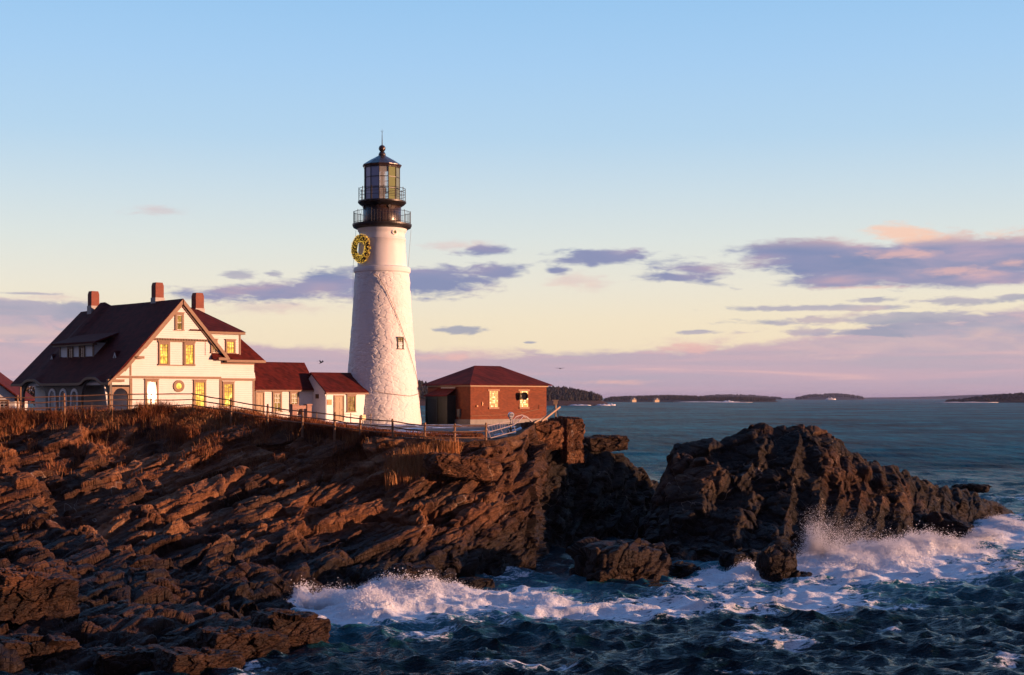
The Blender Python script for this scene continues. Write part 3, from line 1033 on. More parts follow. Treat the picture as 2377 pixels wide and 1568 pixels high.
boulder(at(2255, 1134, 139), (1.9, 1.2, 0.42), -0.4, 32, 0.95, 0.4, 1.6, 'low black rock breaking the water behind the islet tip', frame=FR_I)

# ------------------------------------------------------------------ the sea
def sea_material():
    m, t = material('sea_water')
    geo = t.new('ShaderNodeNewGeometry')
    P = geo.outputs['Position']
    foam = t.new('ShaderNodeAttribute', attribute_name='foam').outputs['Fac']
    aer = t.new('ShaderNodeAttribute', attribute_name='aerated').outputs['Fac']
    mp = t.new('ShaderNodeMapping')
    mp.inputs['Scale'].default_value = (0.55, 1.0, 1.0)
    mp.inputs['Rotation'].default_value = (0, 0, 0.25)
    t.l.new(P, mp.inputs[0])
    vec = mp.outputs[0]
    f1 = t.noise(vec, 1.1, 7.0, 0.68, 1.3)
    f2 = t.noise(vec, 3.7, 5.0, 0.7, 0.8)
    lace = t.math('SUBTRACT', 1.0, t.math('MULTIPLY', t.math('ABSOLUTE', t.math('SUBTRACT', f1, 0.5)), 5.0))
    mp4 = t.new('ShaderNodeMapping')
    mp4.inputs['Scale'].default_value = (0.30, 1.5, 1.0)
    mp4.inputs['Rotation'].default_value = (0, 0, -0.15)
    t.l.new(P, mp4.inputs[0])
    f3 = t.noise(mp4.outputs[0], 1.0, 5.0, 0.7, 0.7)
    q = t.math('ADD', t.math('MULTIPLY', lace, 0.30), t.math('ADD', t.math('MULTIPLY', f2, 0.38), t.math('MULTIPLY', f3, 0.34)))
    mask = t.smooth(t.math('ADD', t.math('MULTIPLY', foam, 1.30), t.math('SUBTRACT', t.math('MULTIPLY', t.math('SUBTRACT', q, 0.5), 1.5), 0.70)), 0.0, 0.26)
    deep = t.mix(aer, (0.0015, 0.010, 0.017, 1), (0.03, 0.21, 0.27, 1))
    sepp = t.new('ShaderNodeSeparateXYZ')
    t.l.new(P, sepp.inputs[0])
    far = t.smooth(sepp.outputs[1], 90.0, 260.0)
    stk = t.noise(t.comb(t.math('MULTIPLY', sepp.outputs[0], 0.010), t.math('MULTIPLY', sepp.outputs[1], 0.010), 0.0), 1.0, 5.0, 0.65)
    stk2 = t.noise(t.comb(t.math('MULTIPLY', sepp.outputs[0], 0.16), t.math('MULTIPLY', sepp.outputs[1], 0.030), 4.0), 1.0, 6.0, 0.75)
    stk = t.math('ADD', t.math('MULTIPLY', stk, 0.55), t.math('MULTIPLY', stk2, 0.45))
    deep = t.mix(far, deep, t.ramp(stk, [(0.40, (0.001, 0.030, 0.062, 1)), (0.50, (0.004, 0.11, 0.165, 1)), (0.60, (0.012, 0.24, 0.32, 1))]))
    t.l.new(deep, t.p.inputs['Base Color'])
    t.l.new(t.math('ADD', 0.07, t.math('MULTIPLY', far, 0.16)), t.p.inputs['Roughness'])
    t.l.new(t.math('SUBTRACT', 1.22, t.math('MULTIPLY', far, 0.212)), t.p.inputs['IOR'])
    w1 = t.noise(vec, 0.42, 5.0, 0.6, 0.15)
    w3 = t.noise(t.comb(t.math('MULTIPLY', sepp.outputs[0], 0.14), t.math('MULTIPLY', sepp.outputs[1], 0.035), 0.0), 1.0, 6.0, 0.7)
    mp2 = t.new('ShaderNodeMapping')
    mp2.inputs['Scale'].default_value = (1.3, 3.4, 1.0)
    mp2.inputs['Rotation'].default_value = (0, 0, 0.2)
    t.l.new(P, mp2.inputs[0])
    w2 = t.noise(mp2.outputs[0], 1.5, 4.0, 0.6, 0.1)
    b = bump(t, t.math('ADD', t.math('MULTIPLY', w1, t.math('ADD', 0.30, t.math('MULTIPLY', far, 0.55))), t.math('ADD', t.math('MULTIPLY', w2, 0.22), t.math('MULTIPLY', t.math('MULTIPLY', w3, far), 4.5))), 1.15, 1.0)
    t.l.new(b, t.p.inputs['Normal'])
    fo = t.new('ShaderNodeBsdfPrincipled')
    fc = t.mix(t.smooth(mask, 0.15, 0.95), (0.12, 0.36, 0.48, 1), t.ramp(f2, [(0.3, (0.62, 0.72, 0.80, 1)), (0.6, (0.84, 0.87, 0.90, 1))]))
    t.l.new(fc, fo.inputs['Base Color'])
    fo.inputs['Roughness'].default_value = 0.8
    fo.inputs['Specular IOR Level'].default_value = 0.1
    fb = bump(t, t.noise(P, 4.5, 6.0, 0.7), 0.12, 1.0)
    t.l.new(fb, fo.inputs['Normal'])
    mx = t.new('ShaderNodeMixShader')
    t.l.new(mask, mx.inputs[0])
    t.l.new(t.p.outputs[0], mx.inputs[1])
    t.l.new(fo.outputs[0], mx.inputs[2])
    t.l.new(mx.outputs[0], t.out.inputs[0])
    return m


M_SEA = sea_material()
# broad washes of foam: (u, v, half width, half height, strength) on the water plane
WASH = [
    (800, 1425, 150, 38, 1.15), (920, 1415, 170, 40, 1.2), (1060, 1400, 190, 36, 1.05), (1190, 1395, 150, 36, 0.95), (1270, 1410, 90, 36, 1.1),
    (1000, 1450, 330, 22, 0.62), (1250, 1300, 120, 30, 0.42), (1180, 1335, 120, 26, 0.65), (1330, 1290, 90, 22, 0.40), (1400, 1430, 220, 26, 0.85),
    (1560, 1415, 180, 40, 0.80), (1640, 1350, 90, 34, 0.95), (1720, 1400, 160, 50, 0.80), (1740, 1340, 80, 30, 1.0), (1900, 1400, 190, 42, 0.9),
    (1960, 1325, 190, 44, 1.25), (2080, 1310, 170, 48, 1.25), (2180, 1285, 120, 44, 1.2), (2240, 1330, 190, 40, 0.75), (2350, 1330, 130, 42, 0.62),
    (2330, 1240, 110, 40, 1.05), (2400, 1270, 110, 40, 0.75), (2130, 1360, 240, 22, 0.6), (2360, 1200, 90, 18, 0.8),
    (1760, 1480, 190, 44, 0.66), (1840, 1500, 90, 26, 0.68), (2070, 1465, 40, 14, 0.68), (1690, 1560, 160, 24, 0.58), (2340, 1540, 60, 30, 0.72), (2020, 1410, 240, 9, 0.72),
    (1120, 1545, 140, 20, 0.78), (1250, 1560, 170, 12, 0.70), (980, 1480, 130, 18, 0.75), (680, 1500, 70, 12, 0.8), (640, 1530, 60, 12, 0.7), (600, 1560, 70, 14, 0.62), (700, 1395, 60, 24, 1.0), (560, 1570, 120, 16, 0.55),
    (1450, 1200, 90, 9, 0.7), (1500, 1215, 40, 8, 0.8), (1560, 1150, 60, 30, 0.6), (1500, 1085, 70, 16, 0.5), (2200, 1128, 120, 12, 0.45), (2350, 1160, 120, 16, 0.7), (2100, 1090, 90, 8, 0.5), (2320, 1085, 140, 7, 0.34),
    (1420, 1075, 60, 8, 0.38), (60, 1570, 40, 8, 0.5), (1900, 1560, 300, 40, 0.30), (2200, 1420, 200, 30, 0.35), (900, 1520, 300, 40, 0.28), (1400, 1490, 300, 26, 0.33),
]
# heaped breakers: (u, v, half width, half height, metres)
HEAP = [
    (860, 1418, 110, 20, 1.1), (960, 1392, 90, 20, 1.25), (780, 1405, 60, 18, 0.9), (1040, 1392, 90, 16, 0.75), (1250, 1405, 70, 14, 0.35), (1150, 1395, 80, 14, 0.2), (708, 1400, 40, 14, 1.2),
    (1960, 1318, 120, 18, 1.3), (2070, 1305, 90, 20, 1.7), (2140, 1288, 70, 20, 2.1), (2200, 1290, 60, 16, 1.6), (2270, 1262, 60, 14, 1.2), (1890, 1315, 60, 14, 1.2), (2330, 1232, 60, 10, 0.8),
    (1735, 1345, 50, 18, 0.9), (1640, 1345, 50, 14, 0.6), (1560, 1420, 70, 12, 0.15), (1420, 1425, 60, 10, 0.15), (2350, 1330, 120, 16, 0.3), (1700, 1425, 180, 12, 0.12),
]


def make_sea():
    vr = np.concatenate([np.array([9000, 5000, 3300, 2600, 2200, 1950, 1800]), np.arange(1720, 1180, -1.15), np.arange(1180, 1000, -0.9), np.arange(1000, 936, -0.7), np.arange(936, 926, -0.6), [925.2, 924.5]])
    uc = np.concatenate([np.array([-9000, -6000, -4000, -2600, -1700, -1100, -700, -400]), np.arange(-250, 380, 8.0), np.arange(380, 2480, 1.75), np.arange(2480, 2700, 6.0), np.array([2800, 3100, 3700, 4600, 6500, 9500, 12000])])
    Y = CZ * S / (vr - H0)
    YY = np.repeat(Y[:, None], len(uc), 1)
    XX = (uc[None, :] - CX) / S * YY
    nr, nc = YY.shape
    x, y = XX.ravel(), YY.ravel()
    U, V = np.tile(uc, nr), np.repeat(vr, nc)
    dy = np.repeat(np.abs(np.gradient(Y)), nc)
    rng = np.random.RandomState(4)
    z = np.zeros(len(x))
    gx, gy = np.zeros(len(x)), np.zeros(len(x))
    for i in range(62):
        lam = (0.6 * (4.6 / 0.6) ** rng.rand()) if i < 52 else 9.0 * 5.0 ** rng.rand()
        a = math.radians(246 + rng.normal(0, 34))           # swell runs in from the right and behind
        kx, ky = math.cos(a) * 2 * math.pi / lam, math.sin(a) * 2 * math.pi / lam
        amp = 0.0165 * lam ** 0.72 if i < 52 else 0.05
        fade = sstep(lam / (dy + 1e-6), 2.2, 5.0)
        ph = kx * x + ky * y + rng.rand() * 6.283 + 0.6 * np.sin(0.07 * x + 0.05 * y + i)
        s = np.sin(ph)
        z += amp * fade * s
        gx += amp * fade * np.cos(ph) * math.cos(a) * 0.95
        gy += amp * fade * np.cos(ph) * math.sin(a) * 0.95
    near = V > 985
    p = np.stack([x[near], y[near], np.zeros(near.sum())], 1).astype(np.float32)
    rid = 1 - np.abs(fbm(p * np.array([0.30, 0.62, 1], np.float32), 4, 31) - 0.5) * 4
    z[near] += (np.clip(rid, -1, 1) * 0.13) * sstep(3.0 / (dy[near] + 1e-6), 2.0, 5.0)
    foam = np.zeros(len(x))
    aer = np.zeros(len(x))
    wob = (fbm(p * 0.22, 4, 40) - 0.5)
    wob2 = (fbm(p * 0.8, 4, 44) - 0.5)
    un = U[near] + wob * 90
    vn = V[near] + wob * 34 + wob2 * 14
    fo = np.zeros(len(p))
    ae = np.zeros(len(p))
    for (u, v, ru, rv, s) in WASH:
        q = ((un - u) / ru) ** 2 + ((vn - v) / rv) ** 2
        g = 0.78 * s * np.exp(-q * 0.9)
        fo = np.maximum(fo, g) + 0.12 * np.minimum(fo, g)
        if s > 0.9:
            ae = np.maximum(ae, np.exp(-q * 0.45))
    hp = np.zeros(len(p))
    lum = 1 - np.abs(fbm(p * 0.55, 4, 60) - 0.5) * 4
    lum2 = fbm(p * 2.6, 3, 64)
    for (u, v, ru, rv, h) in HEAP:
        q = ((un - u) / ru) ** 2 + ((vn - v) / rv) ** 2
        hp = np.maximum(hp, h * np.exp(-q * 1.1))
    crest = np.clip(rid, 0, 1) ** 4
    fo = fo + 0.10 * crest * sstep(y[near], 300, 90)
    fo = np.maximum(fo, np.clip(hp * 1.5, 0, 1.15))
    z[near] += hp * (0.32 + 0.36 * np.clip(lum, -0.6, 1)) + (lum2 - 0.5) * 0.26 * np.clip(hp, 0, 1) + np.clip(fo - 0.5, 0, 0.6) * (lum2 - 0.4) * 0.14
    foam[near] = fo
    aer[near] = ae
    calm = 1 - np.clip(foam * 0.5, 0, 0.6)
    x = x + gx * calm
    y = y + gy * calm
    global CLOTS
    CLOTS = (np.stack([x, y, z], 1)[near], hp, fo, dy[near])
    o = np_mesh('sea', np.stack([x, y, z], 1), grid_quads(nr, nc), M_SEA, smooth=True, attrs={'foam': foam, 'aerated': aer})
    return tag(o, 'dark blue green sea with white surf along the rocks', None, None, 'structure')


sea = make_sea()
# ------------------------------------------------------------------ buildings
PHI = R(42)


def Fm(y0=0.0):
    return lambda s, t, d: (s, y0 - d, t)          # a wall facing the local -y


def Sm(x0=0.0):
    return lambda s, t, d: (x0 - d, s, t)          # a wall facing the local -x


def mbox(mb, M, s0, s1, t0, t1, d0, d1):
    return mb.prism([(s0, t0), (s1, t0), (s1, t1), (s0, t1)], M, d0, d1)


def window(parent, M, s0, s1, t0, t1, glass, cols=3, rows=(2, 2), cas=0.11, trim=None, bars=None, head=True, barw=0.04, name='window', sash_mid=True, proud=0.10):
    trim, bars = trim or M_TRIM, bars or (M_TRIM if glass is M_SKYGLOW else M_WHITEPAINT)
    f = MB()
    mbox(f, M, s0, s0 + cas, t0, t1, 0.003, proud)
    mbox(f, M, s1 - cas, s1, t0, t1, 0.003, proud)
    mbox(f, M, s0 + cas, s1 - cas, t1 - cas, t1, 0.003, proud)
    mbox(f, M, s0 - 0.04, s1 + 0.04, t0 - 0.06, t0, 0.003, proud + 0.06)
    if head:
        mbox(f, M, s0 - 0.05, s1 + 0.05, t1, t1 + 0.07, 0.003, proud + 0.05)
    w = f.build(name, trim, parent)
    a0, a1, b0, b1 = s0 + cas, s1 - cas, t0, t1 - cas
    g = MB()
    mbox(g, M, a0, a1, b0, b1, 0.004, 0.022)
    g.build('pane', glass, w)
    s = MB()
    e = 0.035
    mid = (b0 + b1) / 2
    for x in (a0, a1 - e):
        mbox(s, M, x, x + e, b0, b1, 0.023, 0.055)
    for z in (b0, b1 - e) + ((mid - e / 2,) if sash_mid else ()):
        mbox(s, M, a0 + e, a1 - e, z, z + e, 0.023, 0.06)
    for half, n in zip(((mid, b1), (b0, mid)), rows):
        for k in range(1, n):
            z = half[0] + (half[1] - half[0]) * k / n
            mbox(s, M, a0 + e, a1 - e, z - barw / 2, z + barw / 2, 0.023, 0.042)
    cc = cols if isinstance(cols, tuple) else (cols, cols)
    for half, n in zip(((mid, b1), (b0, mid)), cc):
        for k in range(1, n):
            x = a0 + (a1 - a0) * k / n
            mbox(s, M, x - barw / 2, x + barw / 2, half[0], half[1], 0.023, 0.045)
    s.build('sash', bars, w)
    return w


def chimney(parent, x, y, w, d, z0, z1, flash=0.35):
    c = MB()
    k = 0.07
    h = z1 - z0
    c.box(x - w / 2, x + w / 2, y - d / 2, y + d / 2, z0, z1 - 0.30 * 1)
    vs = [(x - w / 2, y - d / 2, z1 - .3), (x + w / 2, y - d / 2, z1 - .3), (x + w / 2, y + d / 2, z1 - .3), (x - w / 2, y + d / 2, z1 - .3),
          (x - w / 2 + k, y - d / 2 + k, z1), (x + w / 2 - k, y - d / 2 + k, z1), (x + w / 2 - k, y + d / 2 - k, z1), (x - w / 2 + k, y + d / 2 - k, z1)]
    c.hexa(vs)
    o = c.build('chimney', M_CHIM, parent)
    f = MB()
    f.box(x - w / 2 - 0.05, x + w / 2 + 0.05, y - d / 2 - 0.05, y + d / 2 + 0.05, z0 - 0.5, z0 + flash)
    f.build('flashing', M_FLASH, o)
    return o


# ---- keepers' house
HX0, HY0 = (254.8 - CX) / S * 119.0, 119.0
house = empty('keepers_house', (HX0, HY0, 0), PHI, 'large white clapboard house with dark red roof, three chimneys and porch arches', 'house')
GZ = 10.2
AX, AZ_ = 6.62, 20.5                  # gable apex
slope = 1.085


def roof_z(x):
    return AZ_ - slope * abs(x - AX)


w = MB()
th = 0.32
w.prism([(0.12, 13.05), (1.86, 13.05), (1.86, GZ), (10.54, GZ), (10.54, roof_z(10.54) - th), (AX, AZ_ - th), (0.12, roof_z(0.12) - th + 0.12)], Fm(), -19.2, 0.0)
walls = w.build('wall', M_WHITE, house)
ww = MB()
ww.prism([(10.55, GZ), (14.04, GZ), (14.04, 15.25), (10.55, 15.25)], Fm(), -9.5, -0.12)
ww.prism([(10.55, 13.72), (14.12, 13.72), (14.04, 14.25), (10.55, 14.25)], Fm(), -9.55, -0.02)
ww.build('wing_wall', M_WHITE, house)
# upper gable panel standing slightly proud, with a dentil band under it
g = MB()
zb = 17.08
xl, xr = AX - (AZ_ - 0.4 - zb) / slope, AX + (AZ_ - 0.4 - zb) / slope
g.prism([(xl + 0.1, zb), (xr - 0.1, zb), (AX, AZ_ - 0.50)], Fm(), 0.002, 0.16)
g.build('gable_panel', M_WHITE, house)
dn = MB()
n = 34
for i in range(n):
    x = xl + 0.25 + (xr - xl - 0.5) * i / (n - 1)
    mbox(dn, Fm(), x - 0.035, x + 0.035, zb - 0.15, zb - 0.002, 0.003, 0.15)
mbox(dn, Fm(), xl + 0.1, xr - 0.1, zb - 0.19, zb - 0.152, 0.003, 0.10)
dn.build('dentil_band', M_TRIM, house)

# main roof: left slope runs down over the porch with two eyebrow bulges
RY = [(-0.42, 20.56), (3, 20.56), (9.5, 20.58), (13.2, 20.62), (14.4, 20.98), (15.4, 20.98), (16.6, 20.34), (19.55, 20.30)]
ry = [p[0] for p in RY]
rz = [p[1] for p in RY]


def brow(y):
    return 0.50 * math.exp(-((y - 2.95) / 1.55) ** 4 * 0.9) * 1 + 0.42 * math.exp(-((y - 15.1) / 1.55) ** 4 * 0.9)


ny, nx = 100, 40
vs = []
EX = -0.35
for j in range(ny + 1):
    y = -0.42 + (19.97) * j / ny
    zr = np.interp(y, ry, rz)
    for i in range(nx + 1):
        t = i / nx
        x = EX + (AX - EX) * t
        z = 13.22 + (zr - 13.22) * t + brow(y) * max(0, 1 - t / 0.16) ** 1.5
        vs.append((x, y, z))
top = len(vs)
vs += [(x, y, z - 0.2) for x, y, z in vs]
fs = []
idx = lambda j, i, o=0: j * (nx + 1) + i + o
for j in range(ny):
    for i in range(nx):
        fs.append((idx(j, i), idx(j, i + 1), idx(j + 1, i + 1), idx(j + 1, i)))
        fs.append((idx(j, i, top), idx(j + 1, i, top), idx(j + 1, i + 1, top), idx(j, i + 1, top)))
for j in range(ny):
    fs.append((idx(j, 0), idx(j + 1, 0), idx(j + 1, 0, top), idx(j, 0, top)))
for i in range(nx):
    fs.append((idx(0, i), idx(0, i, top), idx(0, i + 1, top), idx(0, i + 1)))
    fs.append((idx(ny, i), idx(ny, i + 1), idx(ny, i + 1, top), idx(ny, i, top)))
rf = MB().add(vs, fs)
# right slope
for (y0, z0), (y1, z1) in zip(RY[:-1], RY[1:]):
    rf.slab([(AX, y0, z0), (11.15, y0, 15.55), (11.15, y1, 15.55), (AX, y1, z1)], 0.2)
roof = rf.build('roof', M_ROOF, house)
chimney(roof, 6.7, 17.0, 0.8, 0.8, 20.4, 22.15)
chimney(roof, 6.9, 4.7, 0.8, 0.8, 20.55, 22.25)

# right wing roof: steep skirt, hip above it, dormer through it
rw = MB()
A = [(9.6, -0.42, 15.35), (14.85, -0.42, 15.35), (14.85, 9.9, 15.35), (9.6, 9.9, 15.35)]
Bq = [(9.6, 1.2, 17.75), (12.75, 1.2, 17.75), (12.75, 8.2, 17.75), (9.6, 8.2, 17.75)]
rw.hexa(A + Bq)
rw.hexa([(7.4, -0.42, 17.82), (12.9, -0.42, 17.82), (12.9, 8.4, 17.82), (7.4, 8.4, 17.82),
         (7.4, 4.3, 20.15), (10.3, 4.3, 20.15), (10.3, 5.0, 20.15), (7.4, 5.0, 20.15)])
wing_roof = rw.build('wing_roof', M_ROOF, house)
chimney(wing_roof, 10.75, 4.4, 0.82, 0.82, 19.75, 21.5)
ef = MB()
ef.box(10.9, 14.92, -0.46, 9.95, 15.12, 15.345)
ef.build('wing_eave', M_TRIM, house)
dm = MB()
dm.prism([(9.0, 15.7), (12.5, 15.7), (12.5, 17.62), (9.0, 17.62)], Fm(-0.05), -3.0, 0.0)
dmo = dm.build('dormer', M_WHITE, house)
de = MB()
de.box(9.0, 12.85, -0.36, 0.1, 17.60, 17.815)
de.box(12.38, 12.53, -0.105, -0.055, 15.75, 17.59)
de.build('dormer_trim', M_TRIM, dmo)
window(dmo, Fm(-0.05), 10.98, 11.98, 15.95, 17.12, M_SKYGLOW, 3, (2, 1), cas=0.15)
window(dmo, Fm(-0.05), 9.5, 10.15, 15.95, 17.12, M_SKYGLOWDIM, 2, (2, 1), cas=0.15)

# left dormer over the porch slope
ld = MB()
ld.prism([(7.0, 15.3), (13.9, 15.3), (13.9, 16.85), (7.0, 16.85)], Sm(1.95), -2.6, 0.0)
ldo = ld.build('porch_dormer', M_WHITE, house)
ls = MB()
y0, y1 = 5.7, 14.7
ls.slab([(1.45, y0, 16.92), (4.1, y0 + 0.5, 17.84), (4.1, y1 - 0.5, 17.84), (1.45, y1, 16.92)], 0.16)
ls.build('dormer_roof', M_ROOF, ldo)
lt = MB()
mbox(lt, Sm(1.95), 6.95, 7.25, 15.3, 16.8, 0.003, 0.05)
mbox(lt, Sm(1.95), 13.75, 13.95, 15.3, 16.8, 0.003, 0.05)
mbox(lt, Sm(1.95), 6.4, 14.6, 16.62, 16.78, 0.003, 0.42)
lt.build('dormer_trim', M_TRIM, ldo)
for a, b in ((8.7, 9.85), (11.1, 12.25)):
    window(ldo, Sm(1.95), a, b, 15.42, 16.6, M_DARK, 2, (2, 1), cas=0.17, bars=M_TRIM, head=False)
for yc in (2.6, 15.2):
    v = MB()
    xw = 1.75
    zb_ = roof_z(xw) - 0.15
    v.add([(xw, yc - 0.62, zb_), (xw, yc + 0.62, zb_), (xw, yc, zb_ + 0.95), (xw + 1.3, yc, zb_ + 0.95)], [(0, 1, 2), (0, 2, 3), (1, 3, 2), (0, 3, 1)])
    vo_ = v.build('roof_vent', M_ROOF, roof)
    v2 = MB()
    v2.prism([(yc - 0.44, zb_ + 0.10), (yc + 0.44, zb_ + 0.10), (yc, zb_ + 0.78)], Sm(xw), 0.004, 0.04)
    v2.build('vent_face', M_WHITEPAINT, vo_)
    v3 = MB()
    v3.prism([(yc - 0.16, zb_ + 0.26), (yc + 0.16, zb_ + 0.26), (yc, zb_ + 0.58)], Sm(xw), 0.042, 0.06)
    v3.build('louvre', M_GREYPAINT, vo_)

# porch arcade on the left side
ARCH = [(0.42, 5.36, 12.0, 13.62, 0), (5.95, 7.45, 12.05, 12.78, 1), (8.15, 9.7, 12.05, 12.80, 1), (10.4, 11.95, 12.05, 12.80, 1), (12.64, 17.61, 12.0, 13.48, 0)]


def arch_top(y, pad=0.0):
    for a, b, sp, tp, _ in ARCH:
        if a + pad < y < b - pad:
            c, hw = (a + b) / 2, (b - a) / 2 - pad
            return sp + (tp - pad - sp) * math.sqrt(max(0, 1 - ((y - c) / hw) ** 2))
    return None


pw = MB()
N = 420
for i in range(N):
    ya, yb = 0.0 + 18.15 * i / N, 18.15 * (i + 1) / N
    m_ = (ya + yb) / 2
    zt = arch_top(m_)
    z0 = zt if zt else GZ
    z1 = 13.30 + brow(m_) * 0.95
    if z1 - z0 > 0.02:
        mbox(pw, Sm(0.2), ya, yb, z0, z1, 0.0, 0.2)
pw.build('porch_arcade', M_GREYPAINT, house)
for a, b, sp, tp, small in ARCH:
    if small:
        s = MB()
        c, hw = (a + b) / 2, (b - a) / 2
        K = 18
        o1 = [(c - hw, 11.0), (c - hw, sp)] + [(c - hw * math.cos(math.pi * k / K), sp + (tp - sp) * math.sin(math.pi * k / K)) for k in range(1, K)] + [(c + hw, sp), (c + hw, 11.0)]
        hw2 = hw - 0.26
        tp2 = tp - 0.24
        i1 = [(c - hw2, 11.0), (c - hw2, sp)] + [(c - hw2 * math.cos(math.pi * k / K), sp + (tp2 - sp) * math.sin(math.pi * k / K)) for k in range(1, K)] + [(c + hw2, sp), (c + hw2, 11.0)]
        for k in range(len(o1) - 1):
            s.prism([o1[k], o1[k + 1], i1[k + 1], i1[k]], Sm(0.0), -0.10, 0.06)
        s.build('arch_surround', M_WHITEPAINT, house)
pe = MB()
pts = [(-0.30, -0.42 + 19.9 * i / 80, 13.14 + brow(-0.42 + 19.9 * i / 80)) for i in range(81)]
for p_, q_ in zip(pts[:-1], pts[1:]):
    pe.bar(p_, q_, 0.14, 0.22)
pe.build('porch_eave', M_TRIM, house)
pf = MB()
N = 60
for i in range(N):
    xa, xb = 0.21 + 1.64 * i / N, 0.21 + 1.64 * (i + 1) / N
    xm = (xa + xb) / 2
    t = (xm - 0.98) / 0.68
    z0 = 12.05 + 0.72 * math.sqrt(1 - t * t) if abs(t) < 1 else GZ
    mbox(pf, Fm(), xa, xb, z0, 12.88, -0.2, 0.0)
pf.build('porch_front_arch', M_TRIM, house)
fl = MB()
fl.box(0.2, 1.85, 0.25, 18.0, GZ - 0.1, GZ + 0.15)
fl.build('porch_floor', M_GREYPAINT, house)
br = MB()
br.bar((0.4, 1.7, 13.1), (0.4, 0.95, 10.9), 0.22, 0.1)
br.build('porch_brace', M_WHITEPAINT, house)

# trim boards
tb = MB()
M0 = Fm()
mbox(tb, M0, 0.0, 10.56, 13.62, 13.82, 0.003, 0.09)
mbox(tb, M0, -0.3, 1.2, 13.3, 13.52, 0.003, 0.28)
mbox(tb, M0, 1.80, 2.02, GZ, 13.6, 0.003, 0.05)
mbox(tb, M0, 1.82, 1.95, 13.84, 15.3, 0.003, 0.05)
mbox(tb, M0, 10.42, 10.545, GZ, 13.6, 0.003, 0.05)
mbox(tb, Fm(0.12), 10.62, 10.72, GZ, 13.5, 0.003, 0.05)
mbox(tb, Fm(0.12), 10.56, 14.1, 13.5, 13.70, 0.003, 0.13)
mbox(tb, Fm(0.12), 13.9, 14.06, GZ, 13.48, 0.003, 0.05)
mbox(tb, Fm(0.12), 10.56, 14.06, 14.95, 15.11, 0.003, 0.05)
for sx in (-1, 1):                                   # raking boards and eave returns
    xe = 1.2 if sx < 0 else 11.12
    a_, b_ = (AX + sx * 0.05, AZ_ - 0.02), (xe, roof_z(xe) - 0.02)
    top_pts = [(a_[0], a_[1]), (b_[0], b_[1])]
    dz = 0.42
    poly = [(a_[0], a_[1]), (b_[0], b_[1]), (b_[0], b_[1] - dz), (a_[0], a_[1] - dz)]
    if sx > 0:
        poly = poly[::-1]
    tb.prism(poly, M0, 0.30, 0.44)
    xm_ = AX + sx * 3.45
    poly = [(a_[0], a_[1] - 0.3), (xm_, roof_z(xm_) - 0.3), (xm_, roof_z(xm_) - 0.62), (a_[0], a_[1] - 0.62)]
    if sx > 0:
        poly = poly[::-1]
    tb.prism(poly, M0, 0.165, 0.28)
mbox(tb, M0, 2.0, 2.95, 15.28, 15.50, 0.003, 0.44)
mbox(tb, M0, 10.1, 11.2, 15.28, 15.52, 0.003, 0.46)
tb.prism([(1.2, roof_z(1.2) - 0.02), (1.2, roof_z(1.2) - 0.36), (-0.35, 12.98), (-0.35, 13.24)], M0, 0.30, 0.44)
tb.build('trim', M_TRIM, house)

window(house, Fm(-0.163), 5.95, 6.78, 17.85, 19.3, M_SKYGLOWDIM, 1, (1, 1), cas=0.18, proud=0.10)
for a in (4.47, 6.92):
    window(house, M0, a, a + 1.0, 14.88, 16.72, M_SKYGLOW, (3, 2), (3, 1), cas=0.14)
wp = MB()
mbox(wp, M0, 4.4, 7.98, 14.74, 14.81, 0.003, 0.11)
mbox(wp, M0, 4.4, 7.98, 16.80, 16.88, 0.003, 0.13)
mbox(wp, M0, 5.48, 5.54, 14.82, 16.79, 0.003, 0.09)
mbox(wp, M0, 6.83, 6.89, 14.82, 16.79, 0.003, 0.09)
wp.build('window_surround', M_TRIM, house)
window(house, M0, 7.83, 9.05, 11.2, 13.5, M_SKYGLOW, (4, 2), (3, 1), cas=0.17)
window(house, Fm(0.12), 10.78, 11.95, 11.2, 13.36, M_SKYGLOW, (4, 2), (3, 1), cas=0.17)

# the ground floor window whose tilted glass throws the sun back: its pane stands a little ajar, so it mirrors the sun
gw = window(house, M0, 3.2, 4.45, 11.2, 13.52, M_SKYGLOW, (2, 2), (2, 1), cas=0.17)
wc = Vector((HX0, HY0, 0)) + Matrix.Rotation(PHI, 3, 'Z') @ Vector((3.82, -0.06, 12.4))
to_cam = (Vector((0, 0, CZ)) - wc).normalized()
nrm = (to_cam + SUN_DIR).normalized()
m_, t_ = material('sun_struck_glass')
t_.p.inputs['Base Color'].default_value = (0.02, 0.02, 0.02, 1)
t_.p.inputs['Roughness'].default_value = 0.13
t_.p.inputs['IOR'].default_value = 1.5
hm = MB()
loc_n = Matrix.Rotation(-PHI, 3, 'Z') @ nrm
ux = Vector((0, 0, 1)).cross(loc_n).normalized()
uz = loc_n.cross(ux)
cpt = Vector((3.82, -0.115, 12.36))
gn, gm = 9, 17
vs, fs = [], []
for j in range(gm):
    for i in range(gn):
        a, b = -0.46 + 0.92 * i / (gn - 1), -1.08 + 2.1 * j / (gm - 1)
        vs.append(cpt + ux * a + uz * b - loc_n * (0.018 * (a / 0.46) ** 2 * 0.46 + 0.018 * (b / 1.05) ** 2))   # old glass, slightly bowed
for j in range(gm - 1):
    for i in range(gn - 1):
        fs.append((j * gn + i, j * gn + i + 1, (j + 1) * gn + i + 1, (j + 1) * gn + i))
hm.add(vs, fs).build('open_pane', m_, gw, True, fix=False)

